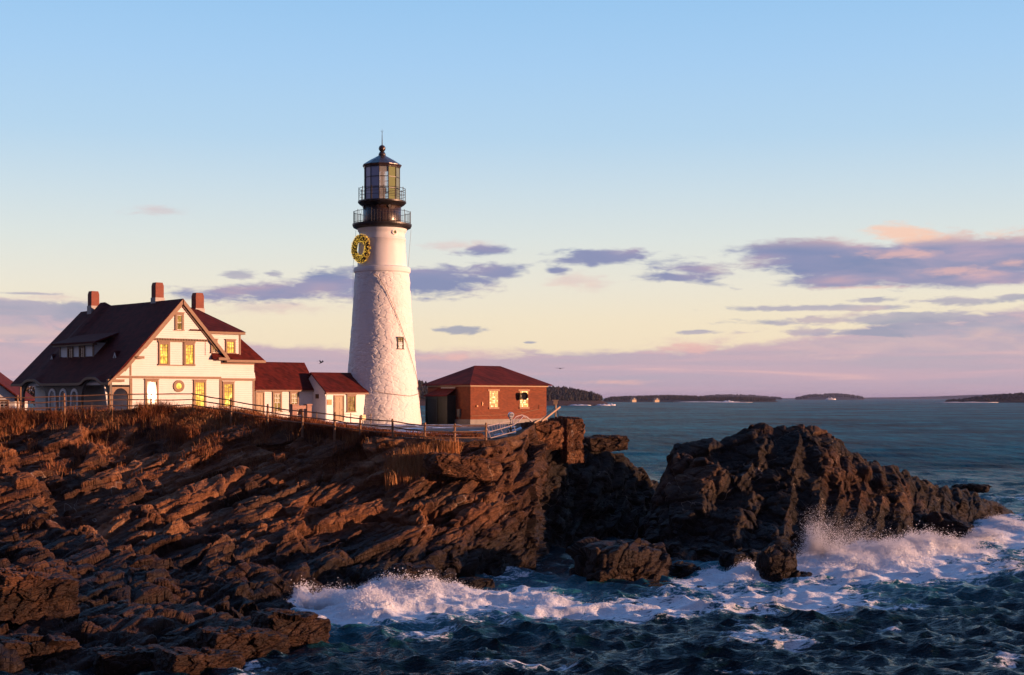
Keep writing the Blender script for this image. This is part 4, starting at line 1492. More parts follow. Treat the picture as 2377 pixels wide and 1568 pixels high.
# round window
oc = MB()
K = 40
for k in range(K):
    a0, a1 = 2 * math.pi * k / K, 2 * math.pi * (k + 1) / K
    P = lambda r_, a_: (6.40 + r_ * math.cos(a_), 12.98 + r_ * math.sin(a_))
    oc.prism([P(0.27, a0), P(0.52, a0), P(0.52, a1), P(0.27, a1)], M0, 0.003, 0.09)
oco = oc.build('round_window', M_TRIM, house)
og = MB()
og.prism([(6.40 + 0.27 * math.cos(2 * math.pi * k / K), 12.98 + 0.27 * math.sin(2 * math.pi * k / K)) for k in range(K)], M0, 0.003, 0.03)
og.build('pane', M_SKYGLOW, oco)


def door(parent, M, s0, s1, t0, t1, mat, panels=True, cas=0.1, trim=None):
    f = MB()
    mbox(f, M, s0, s0 + cas, t0, t1, 0.003, 0.09)
    mbox(f, M, s1 - cas, s1, t0, t1, 0.003, 0.09)
    mbox(f, M, s0 + cas, s1 - cas, t1 - cas, t1, 0.003, 0.09)
    fr = f.build('door_frame', trim or M_TRIM, parent)
    d = MB()
    mbox(d, M, s0 + cas, s1 - cas, t0, t1 - cas, 0.003, 0.03)
    w_, h_ = s1 - s0 - 2 * cas, t1 - t0 - cas
    if panels:
        for cx in (0.28, 0.72):
            for lo, hi in ((0.08, 0.40), (0.46, 0.78), (0.83, 0.95)):
                mbox(d, M, s0 + cas + w_ * (cx - 0.16), s0 + cas + w_ * (cx + 0.16), t0 + h_ * lo, t0 + h_ * hi, 0.031, 0.05)
    o = d.build('door', mat, parent)
    k = MB()
    c = Vector(M(s1 - cas - 0.1, t0 + h_ * 0.45, 0.08))
    k.box(c.x - 0.035, c.x + 0.035, c.y - 0.035, c.y + 0.035, c.z - 0.035, c.z + 0.035)
    k.build('handle', M_BRONZE, o)
    return o


# ---- first annex, between house and tower
A1Y = 129.0
an1 = empty('white_annex', ((591 - CX) / S * A1Y, A1Y, 0), PHI, 'white clapboard annex with red roof joined to the right end of the house', 'annex')
a = MB()
yr, ze, zr_ = 1.95, 12.78, 15.3
prof = [(0.0, 10.0), (0.0, ze - 0.05), (yr, zr_ - 0.25), (2 * yr, ze - 0.05), (2 * yr, 10.0)]
a.prism([(0.02, 10.0), (6.5, 10.0), (6.5, ze - 0.1), (0.02, ze - 0.1)], Fm(), -2 * yr, 0.0)
a.prism([(0.0, ze - 0.11), (2 * yr, ze - 0.11), (yr, zr_ - 0.22)], lambda s, t, d: (d, s, t), 0.02, 6.5)
a.build('wall', M_WHITE, an1)
r_ = MB()
r_.slab([(-0.1, -0.28, ze - 0.02), (6.68, -0.28, ze - 0.02), (6.68, yr, zr_), (-0.1, yr, zr_)], 0.13)
r_.slab([(-0.1, yr, zr_), (6.68, yr, zr_), (6.68, 2 * yr + 0.28, ze - 0.02), (-0.1, 2 * yr + 0.28, ze - 0.02)], 0.13)
r_.build('roof', M_ROOF, an1)
t = MB()
mbox(t, Fm(), -0.05, 6.6, ze - 0.24, ze - 0.10, 0.003, 0.30)
mbox(t, Fm(), 6.38, 6.505, 10.0, ze - 0.25, 0.003, 0.04)
t.build('eave_board', M_TRIM, an1)
door(an1, Fm(), 0.06, 1.0, 10.1, 12.5, M_DOOR)
window(an1, Fm(), 1.88, 2.86, 10.7, 12.5, M_SKYGLOWDIM, (4, 2), (2, 1), cas=0.16)
window(an1, Fm(), 3.74, 4.72, 10.7, 12.5, M_SKYGLOWDIM, (4, 2), (2, 1), cas=0.16)

# ---- second annex, against the tower
A2Y = 131.6
an2 = empty('tower_annex', ((755 - CX) / S * A2Y, A2Y, 0), PHI, 'small white entrance building with red roof built against the lighthouse foot', 'annex')
a = MB()
yr2, ze2, zr2 = 2.25, 12.56, 14.36
a.prism([(0.0, 9.6), (5.25, 9.6), (5.25, ze2 - 0.12), (0.0, ze2 - 0.12)], Fm(), -2 * yr2, 0.0)
a.prism([(0.0, ze2 - 0.13), (2 * yr2, ze2 - 0.13), (yr2, zr2 - 0.2)], lambda s, t, d: (d, s, t), 0.0, 5.25)
a.build('wall', M_WHITEPAINT, an2)
r_ = MB()
r_.slab([(-0.14, -0.28, ze2 - 0.03), (5.72, -0.28, ze2 - 0.03), (5.72, yr2, zr2), (-0.14, yr2, zr2)], 0.12)
r_.slab([(-0.14, yr2, zr2), (5.72, yr2, zr2), (5.72, 2 * yr2 + 0.28, ze2 - 0.03), (-0.14, 2 * yr2 + 0.28, ze2 - 0.03)], 0.12)
r_.build('roof', M_ROOF, an2)
t = MB()
mbox(t, Fm(), -0.1, 5.66, ze2 - 0.26, ze2 - 0.12, 0.003, 0.30)
t.build('eave_board', M_TRIM, an2)
t = MB()
t.tube([(0.06, -0.3, ze2 - 0.2), (0.06, -0.08, ze2 - 0.45), (0.06, -0.08, 9.8)], 0.04, 8)
t.build('downpipe', M_WHITEPAINT, an2)
t = MB()
mbox(t, Fm(), 0.2, 0.7, 11.3, 11.8, 0.003, 0.05)
t.build('plaque', M_BRONZE, an2)
t = MB()
mbox(t, Sm(), 1.05, 1.5, 11.9, 12.3, 0.003, 0.08)
t.build('wall_box', M_BRONZE, an2)
door(an2, Fm(), 0.95, 2.08, 9.8, 12.2, M_DOOR)
window(an2, Fm(), 2.42, 3.42, 10.66, 12.22, M_SKYGLOWDIM, (4, 3), (2, 2), cas=0.11, bars=M_TRIM)

# ---- the lighthouse
TY = 138.0
SC = S / TY
TX = (887 - CX) / S * TY
tz = lambda v: CZ - (v - H0) / SC
tr = lambda px: px / SC
tower = empty('lighthouse', (TX, TY, 0), 0, 'tall white tapering lighthouse with black lantern and two railed galleries', 'lighthouse')


def tower_mat(name, rough):
    m, t = material(name)
    mp = t.new('ShaderNodeMapping')
    mp.inputs['Scale'].default_value = (1.0, 1.0, 1.7)
    t.l.new(t.obj, mp.inputs[0])
    n1 = t.noise(mp.outputs[0], 1.6, 6.0, 0.62, 0.4)
    n2 = t.noise(t.obj, 0.5, 6.0, 0.7)
    mp3 = t.new('ShaderNodeMapping')
    mp3.inputs['Scale'].default_value = (2.2, 2.2, 0.16)
    t.l.new(t.obj, mp3.inputs[0])
    streak = t.noise(mp3.outputs[0], 1.0, 5.0, 0.6)
    c = t.ramp(t.math('ADD', t.math('MULTIPLY', n2, 0.6), t.math('MULTIPLY', streak, 0.4)), [(0.3, (0.72, 0.71, 0.70, 1)), (0.55, (0.83, 0.825, 0.82, 1)), (0.75, (0.87, 0.865, 0.86, 1))])
    t.l.new(c, t.p.inputs['Base Color'])
    t.p.inputs['Roughness'].default_value = 0.62
    b1 = bump(t, n1, 0.10 * rough, 1.0)
    b2 = bump(t, t.noise(mp.outputs[0], 5.0, 5.0, 0.65), 0.03 * rough, 1.0, b1)
    t.l.new(b2, t.p.inputs['Normal'])
    return m


M_TOWER_R = tower_mat('whitewashed_rubble', 0.42)
M_TOWER_S = tower_mat('white_render', 0.12)
# lower shaft with the rough rubble of the photo
zs = np.linspace(tz(1000), tz(632), 420)
rad = np.interp(zs, [tz(1000), tz(980), tz(865), tz(800), tz(720), tz(640), tz(630)], [tr(93.5), tr(91.5), tr(79.5), tr(74), tr(68.2), tr(63.2), tr(62.8)])
na = 420
ang = np.linspace(0, 2 * np.pi, na, endpoint=False)
A_, Z_ = np.meshgrid(ang, zs)
R_ = rad[:, None] * np.ones(na)
p3 = np.stack([np.cos(A_) * R_, np.sin(A_) * R_, Z_ * 1.5], -1).reshape(-1, 3).astype(np.float32)
dd = (fbm(p3 * 1.15, 4, 5) - 0.5) * 0.10
hh, _, e_ = cells(p3 / np.array([0.62, 0.62, 0.5], np.float32), 9)
dd += (_f(hh) - 0.5) * 0.035 - 0.03 * np.clip(1 - e_ / 0.15, 0, 1)
R_ = R_.ravel() + dd
V_ = np.stack([np.cos(A_.ravel()) * R_, np.sin(A_.ravel()) * R_, Z_.ravel()], 1)
ii = np.arange(420 * na).reshape(420, na)
ij = np.roll(ii, -1, 1)
Q_ = np.stack([ii[:-1], ij[:-1], ij[1:], ii[1:]], -1).reshape(-1, 4)
np_mesh('shaft', V_, Q_, M_TOWER_R, True, parent=tower)
t = MB()
t.lathe([(tr(57), tz(622)), (tr(57.0), tz(618)), (tr(54.6), tz(575)), (tr(54.4), tz(558.5)), (tr(55.0), tz(558)), (tr(55.0), tz(556)), (tr(53.4), tz(555.5)), (tr(52.8), tz(545)), (tr(53.4), tz(541)), (tr(55.8), tz(539)), (tr(56.0), tz(536)), (tr(58.5), tz(531)), (tr(60.0), tz(524))], 96)
t.build('upper_shaft', M_TOWER_S, tower, True)
t = MB()
t.lathe([(tr(62.6), tz(636)), (tr(65.5), tz(633)), (tr(66.0), tz(628)), (tr(65.5), tz(626)), (tr(65.0), tz(623)), (tr(57.5), tz(620.5))], 96)
t.build('belt_course', M_TOWER_S, tower, False)


def iron_mat():
    m, t = material('rusted_black_iron')
    n = t.noise(t.obj, 1.2, 6.0, 0.65)
    n2 = t.noise(t.obj, 5.0, 5.0, 0.6)
    t.l.new(t.ramp(t.math('ADD', t.math('MULTIPLY', n, 0.6), t.math('MULTIPLY', n2, 0.4)), [(0.35, (0.026, 0.016, 0.013, 1)), (0.58, (0.052, 0.028, 0.019, 1)), (0.70, (0.14, 0.045, 0.018, 1))]), t.p.inputs['Base Color'])
    t.l.new(t.smooth(n2, 0.3, 0.7, 0.22, 0.42), t.p.inputs['Roughness'])
    t.p.inputs['Specular IOR Level'].default_value = 0.8
    t.l.new(bump(t, n2, 0.02), t.p.inputs['Normal'])
    return m


M_IRON = iron_mat()
t = MB()
t.lathe([(tr(60), tz(533)), (tr(66.5), tz(530)), (tr(68.7), tz(525)), (tr(68.7), tz(521.5)), (tr(44), tz(521))], 72)
t.build('gallery_deck', M_BLACK, tower)
t = MB()
t.lathe([(tr(43.5), tz(522)), (tr(44.2), tz(515)), (tr(44.2), tz(473))], 64)
wr_ = t.build('watch_room', M_IRON, tower, True)
for az in (-64, 27):
    t = MB()
    a_ = R(az) - R(90)
    d_ = Vector((math.cos(a_), math.sin(a_), 0))
    t.tube([d_ * tr(43.5) + Vector((0, 0, tz(484))), d_ * tr(46.5) + Vector((0, 0, tz(484)))], 0.16, 14)
    t.build('vent_hood', M_BLACK, wr_)
t = MB()
t.lathe([(tr(44.5), tz(481)), (tr(52), tz(476)), (tr(55.9), tz(472)), (tr(55.9), tz(468.5)), (tr(40), tz(468))], 72)
t.build('lantern_deck', M_BLACK, tower)


def railing(r_px, v0, v1, mids, nb, thick, name, posts=10):
    t = MB()
    rr = tr(r_px)
    t.ring((0, 0, tz(v0)), rr, thick, 64, 6)
    for v in mids:
        t.ring((0, 0, tz(v)), rr, thick * 0.8, 64, 5)
    for k in range(nb):
        a_ = 2 * math.pi * (k + 0.3) / nb
        th_ = thick * 1.5 if k % (nb // posts) == 0 else thick * 0.55
        up = 0.12 if k % (nb // posts) == 0 else 0.0
        t.tube([(rr * math.cos(a_), rr * math.sin(a_), tz(v1)), (rr * math.cos(a_), rr * math.sin(a_), tz(v0) + up)], th_, 6)
    t.build(name, M_BLACK, tower)


railing(65.7, 494, 522, [518.5], 60, 0.024, 'gallery_railing')
railing(53.7, 440, 469, [449, 456.5], 12, 0.026, 'lantern_railing', 12)

# lantern: twelve sides, iron mullions, panes of several tints
LR, LZ0, LZ1 = tr(41), tz(469), tz(389)
rotl = R(-3.8) - R(90)
M_CLEAR, tq = material('clear_glass')
tq.p.inputs['Base Color'].default_value = (0.9, 0.95, 0.95, 1)
tq.p.inputs['Roughness'].default_value = 0.05
tr_ = tq.new('ShaderNodeBsdfTransparent')
mx_ = tq.new('ShaderNodeMixShader')
mx_.inputs[0].default_value = 0.18
tq.l.new(tr_.outputs[0], mx_.inputs[1])
tq.l.new(tq.p.outputs[0], mx_.inputs[2])
tq.l.new(mx_.outputs[0], tq.out.inputs[0])
M_PALEBLUE = simple('curtained_glass', (0.44, 0.47, 0.62), 0.25, 0.06, 1.5)
M_GREENISH = simple('yellow_green_glass', (0.15, 0.19, 0.07), 0.5, 0.06, 1.5, spec=0.1)
M_GREYGREEN = simple('grey_green_glass', (0.16, 0.22, 0.20), 0.5, 0.06, 1.5, spec=0.1)
pane_m = {0: M_CLEAR, 1: M_GREENISH, 2: M_GREYGREEN, 11: M_PALEBLUE, 10: M_PALEBLUE, 9: M_CLEAR}
fr = MB()
for k in range(12):
    a0, a1 = rotl + 2 * math.pi * k / 12, rotl + 2 * math.pi * (k + 1) / 12
    p0 = Vector((LR * math.cos(a0), LR * math.sin(a0), 0))
    p1 = Vector((LR * math.cos(a1), LR * math.sin(a1), 0))
    fr.tube([p0 + Vector((0, 0, LZ0)), p0 + Vector((0, 0, LZ1))], 0.045, 6)
    for z in (LZ0 + 0.04, LZ0 + (LZ1 - LZ0) * 0.36, LZ0 + (LZ1 - LZ0) * 0.68, LZ1 - 0.04):
        fr.bar(p0 + Vector((0, 0, z)), p1 + Vector((0, 0, z)), 0.05, 0.06)
    pm = MB()
    q0, q1 = p0 * 0.985, p1 * 0.985
    i0, i1 = p0 * 0.975, p1 * 0.975
    pm.hexa([i0 + Vector((0, 0, LZ0)), i1 + Vector((0, 0, LZ0)), q1 + Vector((0, 0, LZ0)), q0 + Vector((0, 0, LZ0)),
             i0 + Vector((0, 0, LZ1)), i1 + Vector((0, 0, LZ1)), q1 + Vector((0, 0, LZ1)), q0 + Vector((0, 0, LZ1))])
    pm.build('lantern_pane', pane_m.get(k, M_CLEAR), tower)
fr.build('lantern_frame', M_BLACK, tower)
t = MB()
t.lathe([(0.30, LZ0), (0.30, LZ0 + 0.8), (0.42, LZ0 + 0.82), (0.42, LZ0 + 1.35), (0.2, LZ0 + 1.4), (0.2, LZ1 - 0.4), (0.5, LZ1 - 0.35), (0.5, LZ1)], 16)
t.build('beacon_lens', simple('brass', (0.62, 0.36, 0.18), 0.3, 0.1, metal=0.8), tower)
t = MB()
t.lathe([(tr(42.5), tz(392)), (tr(43.5), tz(389)), (tr(45.8), tz(386)), (tr(45.8), tz(384.5)), (tr(28), tz(373)), (tr(9), tz(362.5)), (tr(8.4), tz(361))], 12)
t.build('lantern_roof', M_IRON, tower).rotation_euler = (0, 0, rotl)
t = MB()
prof = [(tr(8.5), tz(363)), (tr(8.2), tz(358)), (tr(5.5), tz(353)), (tr(4.5), tz(353)), (tr(4.5), tz(351))]
cb, rb = tz(345.2), tr(8.0)
prof += [(rb * math.sin(R(x)), cb - rb * math.cos(R(x))) for x in range(35, 176, 14)]
t.lathe(prof, 24)
t.build('vent_ball', M_IRON, tower, True)
t = MB()
t.tube([(0, 0, tz(338)), (0, 0, tz(318)), (0, 0, tz(301))], [0.055, 0.035, 0.012], 6)
t.tube([(-0.12, 0, tz(304)), (0, 0, tz(309)), (0.12, 0, tz(304))], 0.012, 5)
t.build('lightning_rod', M_BLACK, tower)


def tower_r(z):
    return float(np.interp(z, zs, rad)) if z < zs[-1] else tr(54.5)


def on_tower(u, v, off=0.0):
    """local point of the shaft seen at a photo position"""
    z = tz(v)
    r0 = tower_r(z)
    s_ = max(-0.99, min(0.99, (u - 887) / SC / r0))
    th_ = math.asin(s_) + R(5.2)
    return Vector(((r0 + off) * math.sin(th_), -(r0 + off) * math.cos(th_), z)), th_


pc, th_ = on_tower(928.3, 798)
twn = empty('window_place')
bpy.data.objects.remove(twn)
rotm = Matrix.Rotation(th_, 4, 'Z')


def TM(s, t, d):
    return tuple(rotm @ Vector((s, -math.hypot(pc.x, pc.y) - d + 0.02, t)))


window(tower, TM, -0.36, 0.36, tz(812), tz(784.5), M_SKYGLOWDIM, 2, (3, 2), cas=0.09, trim=M_DKGREEN, bars=M_DKGREEN, head=False, barw=0.035)
pc2, th2 = on_tower(915.9, 543.8)
t = MB()
d_ = Vector((math.sin(th2), -math.cos(th2), 0))
b_ = Vector((0, 0, tz(543.8)))
r53 = tr(53)
K = 24
ux, uz = Vector((math.cos(th2), math.sin(th2), 0)), Vector((0, 0, 1))
for k in range(K):
    a0, a1 = 2 * math.pi * k / K, 2 * math.pi * (k + 1) / K
    q = lambda r_, a_, d0: b_ + d_ * (r53 + d0) + ux * r_ * math.cos(a_) + uz * r_ * math.sin(a_)
    t.hexa([q(0.17, a0, -0.1), q(0.27, a0, -0.1), q(0.27, a1, -0.1), q(0.17, a1, -0.1), q(0.17, a0, 0.10), q(0.27, a0, 0.10), q(0.27, a1, 0.10), q(0.17, a1, 0.10)])
ph = t.build('porthole', M_TOWER_S, tower)
t = MB()
t.tube([b_ + d_ * (r53 - 0.1), b_ + d_ * (r53 + 0.03)], 0.17, 20)
t.build('pane', M_GREENISH, ph)
# cable from the gallery down round the shaft
cab = [(868, 640), (880, 650), (893, 672), (910, 712), (926, 752), (942, 800), (956, 846), (966, 880), (972, 912), (974, 935)]
pts = []
for (u0, v0), (u1, v1) in zip(cab[:-1], cab[1:]):
    for k in range(4):
        pts.append(on_tower(u0 + (u1 - u0) * k / 4, v0 + (v1 - v0) * k / 4, 0.085)[0])
t = MB()
t.tube(pts, 0.022, 5)
low = [(868, 908), (885, 912), (905, 915), (930, 918), (950, 920), (962, 917), (972, 913)]
pts = []
for (u0, v0), (u1, v1) in zip(low[:-1], low[1:]):
    for k in range(4):
        pts.append(on_tower(u0 + (u1 - u0) * k / 4, v0 + (v1 - v0) * k / 4, 0.085)[0])
t.tube(pts, 0.02, 5)
t.build('cable', M_TRIM, tower)
t = MB()
for sgn, u_ in ((-1, 826), (1, 948)):
    x_ = (u_ - 887) / SC
    t = MB()
    t.tube([(x_ * 1.1, 0.0, tz(533)), (x_ * 1.0, -0.2, tz(620))] if sgn > 0 else [(-tr(60), -0.3, tz(536)), (-tr(66.5), -0.3, tz(620)), (-tr(66.5), -0.3, tz(700))], 0.014, 5)
    t.build('stay_wire', M_BLACK, tower)

# ---- wreath of gold baubles on the tower
wpc, wth = on_tower(844.6, 582)
wr = empty('wreath', (TX, TY, 0), 0, 'round golden wreath hanging high on the shaded side of the lighthouse', 'wreath')
rng = random.Random(5)
ctr = Vector((math.sin(R(-46)), -math.cos(R(-46)), 0)) * (tr(55) + 0.30) + Vector((0, 0, tz(582)))
wd = Vector((math.sin(R(-46)), -math.cos(R(-46)), 0))
wu, wv = Vector((math.cos(R(-46)), math.sin(R(-46)), 0)), Vector((0, 0, 1))
bodyw = MB()
vs, fs = [], []
n, m = 64, 12
for i in range(n):
    a_ = 2 * math.pi * i / n
    for k in range(m):
        b_ = 2 * math.pi * k / m
        r_ = 0.31 + rng.uniform(-0.05, 0.05)
        vs.append(ctr + (wu * math.cos(a_) + wv * math.sin(a_)) * (1.03 + r_ * math.cos(b_)) + wd * r_ * 0.8 * math.sin(b_))
for i in range(n):
    for k in range(m):
        fs.append((i * m + k, ((i + 1) % n) * m + k, ((i + 1) % n) * m + (k + 1) % m, i * m + (k + 1) % m))
bodyw.add(vs, fs).build('greenery', simple('dark_greenery', (0.030, 0.012, 0.002), 0.7, 0.4, 8), wr)
oc_v, oc_f = ico(1)
bb = MB()
for i in range(900):
    a_, b_ = rng.uniform(0, 6.283), rng.uniform(-0.6, math.pi + 0.6)
    r_ = 0.35 + rng.uniform(-0.03, 0.05)
    c = ctr + (wu * math.cos(a_) + wv * math.sin(a_)) * (1.03 + r_ * math.cos(b_)) + wd * r_ * 0.8 * math.sin(b_)
    s_ = rng.uniform(0.014, 0.030)
    bb.add([Vector(p) * s_ + c for p in oc_v.tolist()], oc_f.tolist())
mg, tg = material('gold_lights')
tg.p.inputs['Base Color'].default_value = (0.85, 0.5, 0.08, 1)
tg.p.inputs['Emission Color'].default_value = (1.0, 0.62, 0.08, 1)
tg.p.inputs['Emission Strength'].default_value = 0.6
tg.p.inputs['Roughness'].default_value = 0.3
tag(bb.build('fairy_lights', mg, wr, fix=False), kind='stuff')

# ---- brick fog signal building
BX, BY = (1092 - CX) / S * 137.0, 137.0
bk = empty('brick_building', (BX, BY, CZ * (1 - 137.0 / 121.0)), PHI, 'low red brick building with hipped dark red roof on the headland', 'building')
bk.scale = (137.0 / 121.0,) * 3
a = MB()
a.box(0, 8.9, 0, 5.8, 9.95, 13.06)
a.build('wall', M_BRICK, bk)
a = MB()
a.box(-0.10, 9.0, -0.10, 5.9, 8.6, 10.12)
a.build('plinth', M_CONC, bk)
a = MB()
zb2, zt2 = 13.12, 14.80
ov = 0.38
a.add([(-ov, -ov, zb2), (8.9 + ov, -ov, zb2), (8.9 + ov, 5.8 + ov, zb2), (-ov, 5.8 + ov, zb2), (2.95, 2.9, zt2), (5.95, 2.9, zt2),
       (-ov, -ov, zb2 - 0.08), (8.9 + ov, -ov, zb2 - 0.08), (8.9 + ov, 5.8 + ov, zb2 - 0.08), (-ov, 5.8 + ov, zb2 - 0.08)],
      [(0, 1, 5, 4), (1, 2, 5), (2, 3, 4, 5), (3, 0, 4), (6, 7, 1, 0), (7, 8, 2, 1), (8, 9, 3, 2), (9, 6, 0, 3), (9, 8, 7, 6)])
a.build('roof', M_ROOF, bk)
a = MB()
mbox(a, Fm(), -0.1, 9.0, 12.93, 13.05, 0.003, 0.12)
mbox(a, Sm(), 0.0, 5.8, 12.93, 13.05, 0.003, 0.12)
a.build('eave_board', simple('buff_paint', (0.42, 0.30, 0.19), 0.6, 0.1), bk)
M_BUFF = simple('buff_sandstone', (0.42, 0.24, 0.15), 0.8, 0.15, 5)


def glass_block():
    m, t = material('glass_blocks')
    s = t.new('ShaderNodeSeparateXYZ')
    t.l.new(t.obj, s.inputs[0])
    k = 1 / 0.155
    fx = t.math('FRACT', t.math('MULTIPLY', s.outputs[0], k))
    fz = t.math('FRACT', t.math('MULTIPLY', s.outputs[2], k))
    edge = t.math('MINIMUM', t.math('MINIMUM', fx, t.math('SUBTRACT', 1.0, fx)), t.math('MINIMUM', fz, t.math('SUBTRACT', 1.0, fz)))
    e = t.smooth(edge, 0.06, 0.16)
    wn = t.new('ShaderNodeTexWhiteNoise')
    t.l.new(t.comb(t.math('FLOOR', t.math('MULTIPLY', s.outputs[0], k)), t.math('FLOOR', t.math('MULTIPLY', s.outputs[2], k)), 0.0), wn.inputs['Vector'])
    r = wn.outputs['Value']
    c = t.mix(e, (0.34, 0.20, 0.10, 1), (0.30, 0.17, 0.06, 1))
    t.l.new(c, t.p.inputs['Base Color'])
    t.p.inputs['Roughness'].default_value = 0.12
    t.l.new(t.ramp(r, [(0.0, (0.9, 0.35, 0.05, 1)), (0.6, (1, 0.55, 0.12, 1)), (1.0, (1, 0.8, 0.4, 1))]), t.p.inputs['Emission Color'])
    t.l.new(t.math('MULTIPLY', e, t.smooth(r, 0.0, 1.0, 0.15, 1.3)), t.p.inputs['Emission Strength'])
    return m


M_GB = glass_block()
for s0 in (2.15, 5.69):
    f = MB()
    mbox(f, Fm(), s0 - 0.2, s0 + 1.16, 12.54, 12.70, 0.003, 0.04)
    mbox(f, Fm(), s0 - 0.1, s0 + 1.06, 11.0, 11.15, 0.003, 0.09)
    mbox(f, Fm(), s0 - 0.05, s0 - 0.003, 11.152, 12.538, 0.003, 0.03)
    fo_ = f.build('window', M_BUFF, bk)
    f = MB()
    mbox(f, Fm(), s0, s0 + 0.97, 11.152, 12.538, 0.003, 0.02)
    f.build('pane', M_GB, fo_)
# fog horn housing in front of the right window
f = MB()
K = 8
c0, c1 = Vector((6.05, -0.03, 12.16)), Vector((5.72, -0.55, 12.12))
ax = (c1 - c0).normalized()
sx = ax.cross(Vector((0, 0, 1))).normalized()
sz = sx.cross(ax)
vs = []
for c, r_ in ((c0, 0.24), (c1, 0.36), (c1 - ax * 0.08, 0.24)):
    vs += [c + (sx * math.cos(2 * math.pi * (k + .5) / K) + sz * math.sin(2 * math.pi * (k + .5) / K)) * r_ for k in range(K)]
fs = [(i * K + k, i * K + (k + 1) % K, (i + 1) * K + (k + 1) % K, (i + 1) * K + k) for i in range(2) for k in range(K)] + [tuple(range(K)), tuple(range(2 * K, 3 * K))]
f.add(vs, fs).build('fog_horn', M_BLACK, bk)
# timber porch on the shaded left wall
f = MB()
f.box(-0.95, -0.005, 1.95, 4.95, 9.6, 12.15)
po = f.build('porch', M_DKGREEN, bk)
f = MB()
f.slab([(-1.1, 1.85, 12.16), (-1.1, 5.05, 12.16), (-0.004, 4.4, 12.80), (-0.004, 1.85, 12.80)], 0.07)
f.build('porch_roof', M_ROOF, po)
door(po, Sm(-0.95), 3.2, 4.85, 9.85, 11.95, simple('black_door', (0.012, 0.011, 0.010), 0.5), False, 0.1, M_DKGREEN)
f = MB()
mbox(f, Sm(), 2.0, 3.9, 12.78, 12.90, 0.003, 0.06)
f.build('sign_board', simple('faded_sign', (0.50, 0.46, 0.42), 0.6, 0.25, 9), bk)
f = MB()
mbox(f, Sm(), 1.25, 1.62, 10.35, 11.0, 0.003, 0.16)
mbox(f, Sm(), 1.32, 1.36, 9.7, 10.35, 0.02, 0.06)
mbox(f, Sm(), 1.46, 1.50, 9.7, 10.35, 0.02, 0.06)
f.build('meter_box', simple('grey_box_paint', (0.20, 0.19, 0.17), 0.5), bk)
f = MB()
mbox(f, Fm(), 0.62, 0.78, 11.2, 11.32, 0.003, 0.12)
f.build('wall_fitting', M_BRONZE, bk)
f = MB()
mbox(f, Fm(), 1.25, 1.36, 11.3, 11.62, 0.003, 0.08)
f.build('wall_fitting', M_BRONZE, bk)
f = MB()
f.tube([(0.05, -0.05, 10.42), (5.0, -0.05, 10.50), (7.9, -0.05, 10.95), (7.95, -0.06, 11.3), (8.4, -0.06, 11.3)], 0.022, 6)
f.build('conduit', M_TRIM, bk)
HAZE = 0.000028
# ------------------------------------------------------------------ fences, path, small things on the headland
FP = [(-150, 922, 112), (-55, 921, 112), (41, 920.4, 112), (150, 916.4, 112), (255, 914, 112), (350, 912.5, 112), (448, 912.5, 112), (536, 927, 111), (621, 941.5, 109.5), (702, 952.4, 107.5),
      (776.6, 960.6, 106), (835.8, 968.8, 105), (911.7, 975.6, 104), (985.4, 984.6, 103.4), (1055, 986.5, 103.2), (1127.6, 985, 103.6)]
fence = empty('rail_fence', tuple(at(536, 960, 111)), 0, 'long weathered wooden post and rail fence along the cliff edge', 'fence')
fo = Vector(fence.location)
rng = random.Random(3)
tops = []
for i, (u, v, Y) in enumerate(FP):
    p = at(u, v, Y)
    zb = ground(p.x, p.y) - 0.2
    tops.append(p)
    m = MB()
    lean = Vector((rng.uniform(-.05, .05), rng.uniform(-.04, .04), 0))
    q = p - fo
    w_ = 0.085 if u > 500 else 0.075
    m.tube([Vector((q.x, q.y, min(zb, p.z - 1.25) - fo.z)), q + lean * 0.5 - Vector((0, 0, 0.4)), q + lean + Vector((0, 0, 0.10))], [w_ * 1.1, w_, w_ * 0.85], 8)
    m.build('post', M_WOOD, fence)
for a_, b_ in zip(tops[:-1], tops[1:]):
    for dz in (0.10, 0.52, 0.95):
        m = MB()
        pa, pb = a_ - fo, b_ - fo
        mid = (pa + pb) / 2 - Vector((0, 0, dz + rng.uniform(-.02, .06)))
        d = (pb - pa).normalized() * 0.12
        m.tube([pa - d - Vector((0, 0.05, dz + rng.uniform(-.04, .04))), mid - Vector((0, 0.03, 0)), pb + d - Vector((0, 0.05, dz + rng.uniform(-.04, .04)))], [0.042, 0.055, 0.042], 6)
        m.build('rail', M_WOOD, fence)


def drape(name, us, Ys, mat, dz, mask=None, label=None, kind='structure', noise=0.0):
    """a thin sheet lying on the headland top"""
    uu = np.array(us)
    yy = np.array(Ys)
    U_, Y_ = np.meshgrid(uu, yy)
    Z_ = np.zeros_like(U_)
    for j in range(len(yy)):
        for i in range(len(uu)):
            Z_[j, i] = ground((U_[j, i] - CX) / S * Y_[j, i], Y_[j, i]) + dz
    X_ = (U_ - CX) / S * Y_
    q = grid_quads(len(yy), len(uu))
    P = np.stack([X_.ravel(), Y_.ravel(), Z_.ravel()], 1)
    if mask is not None:
        keep = mask(U_.ravel(), Y_.ravel(), P)
        P[:, 2] += noise * np.clip(keep, 0, 1)
        q = q[(keep[q] > 0).all(1)]
    o = np_mesh(name, P, q, mat, True)
    return tag(o, label, None, None, kind)


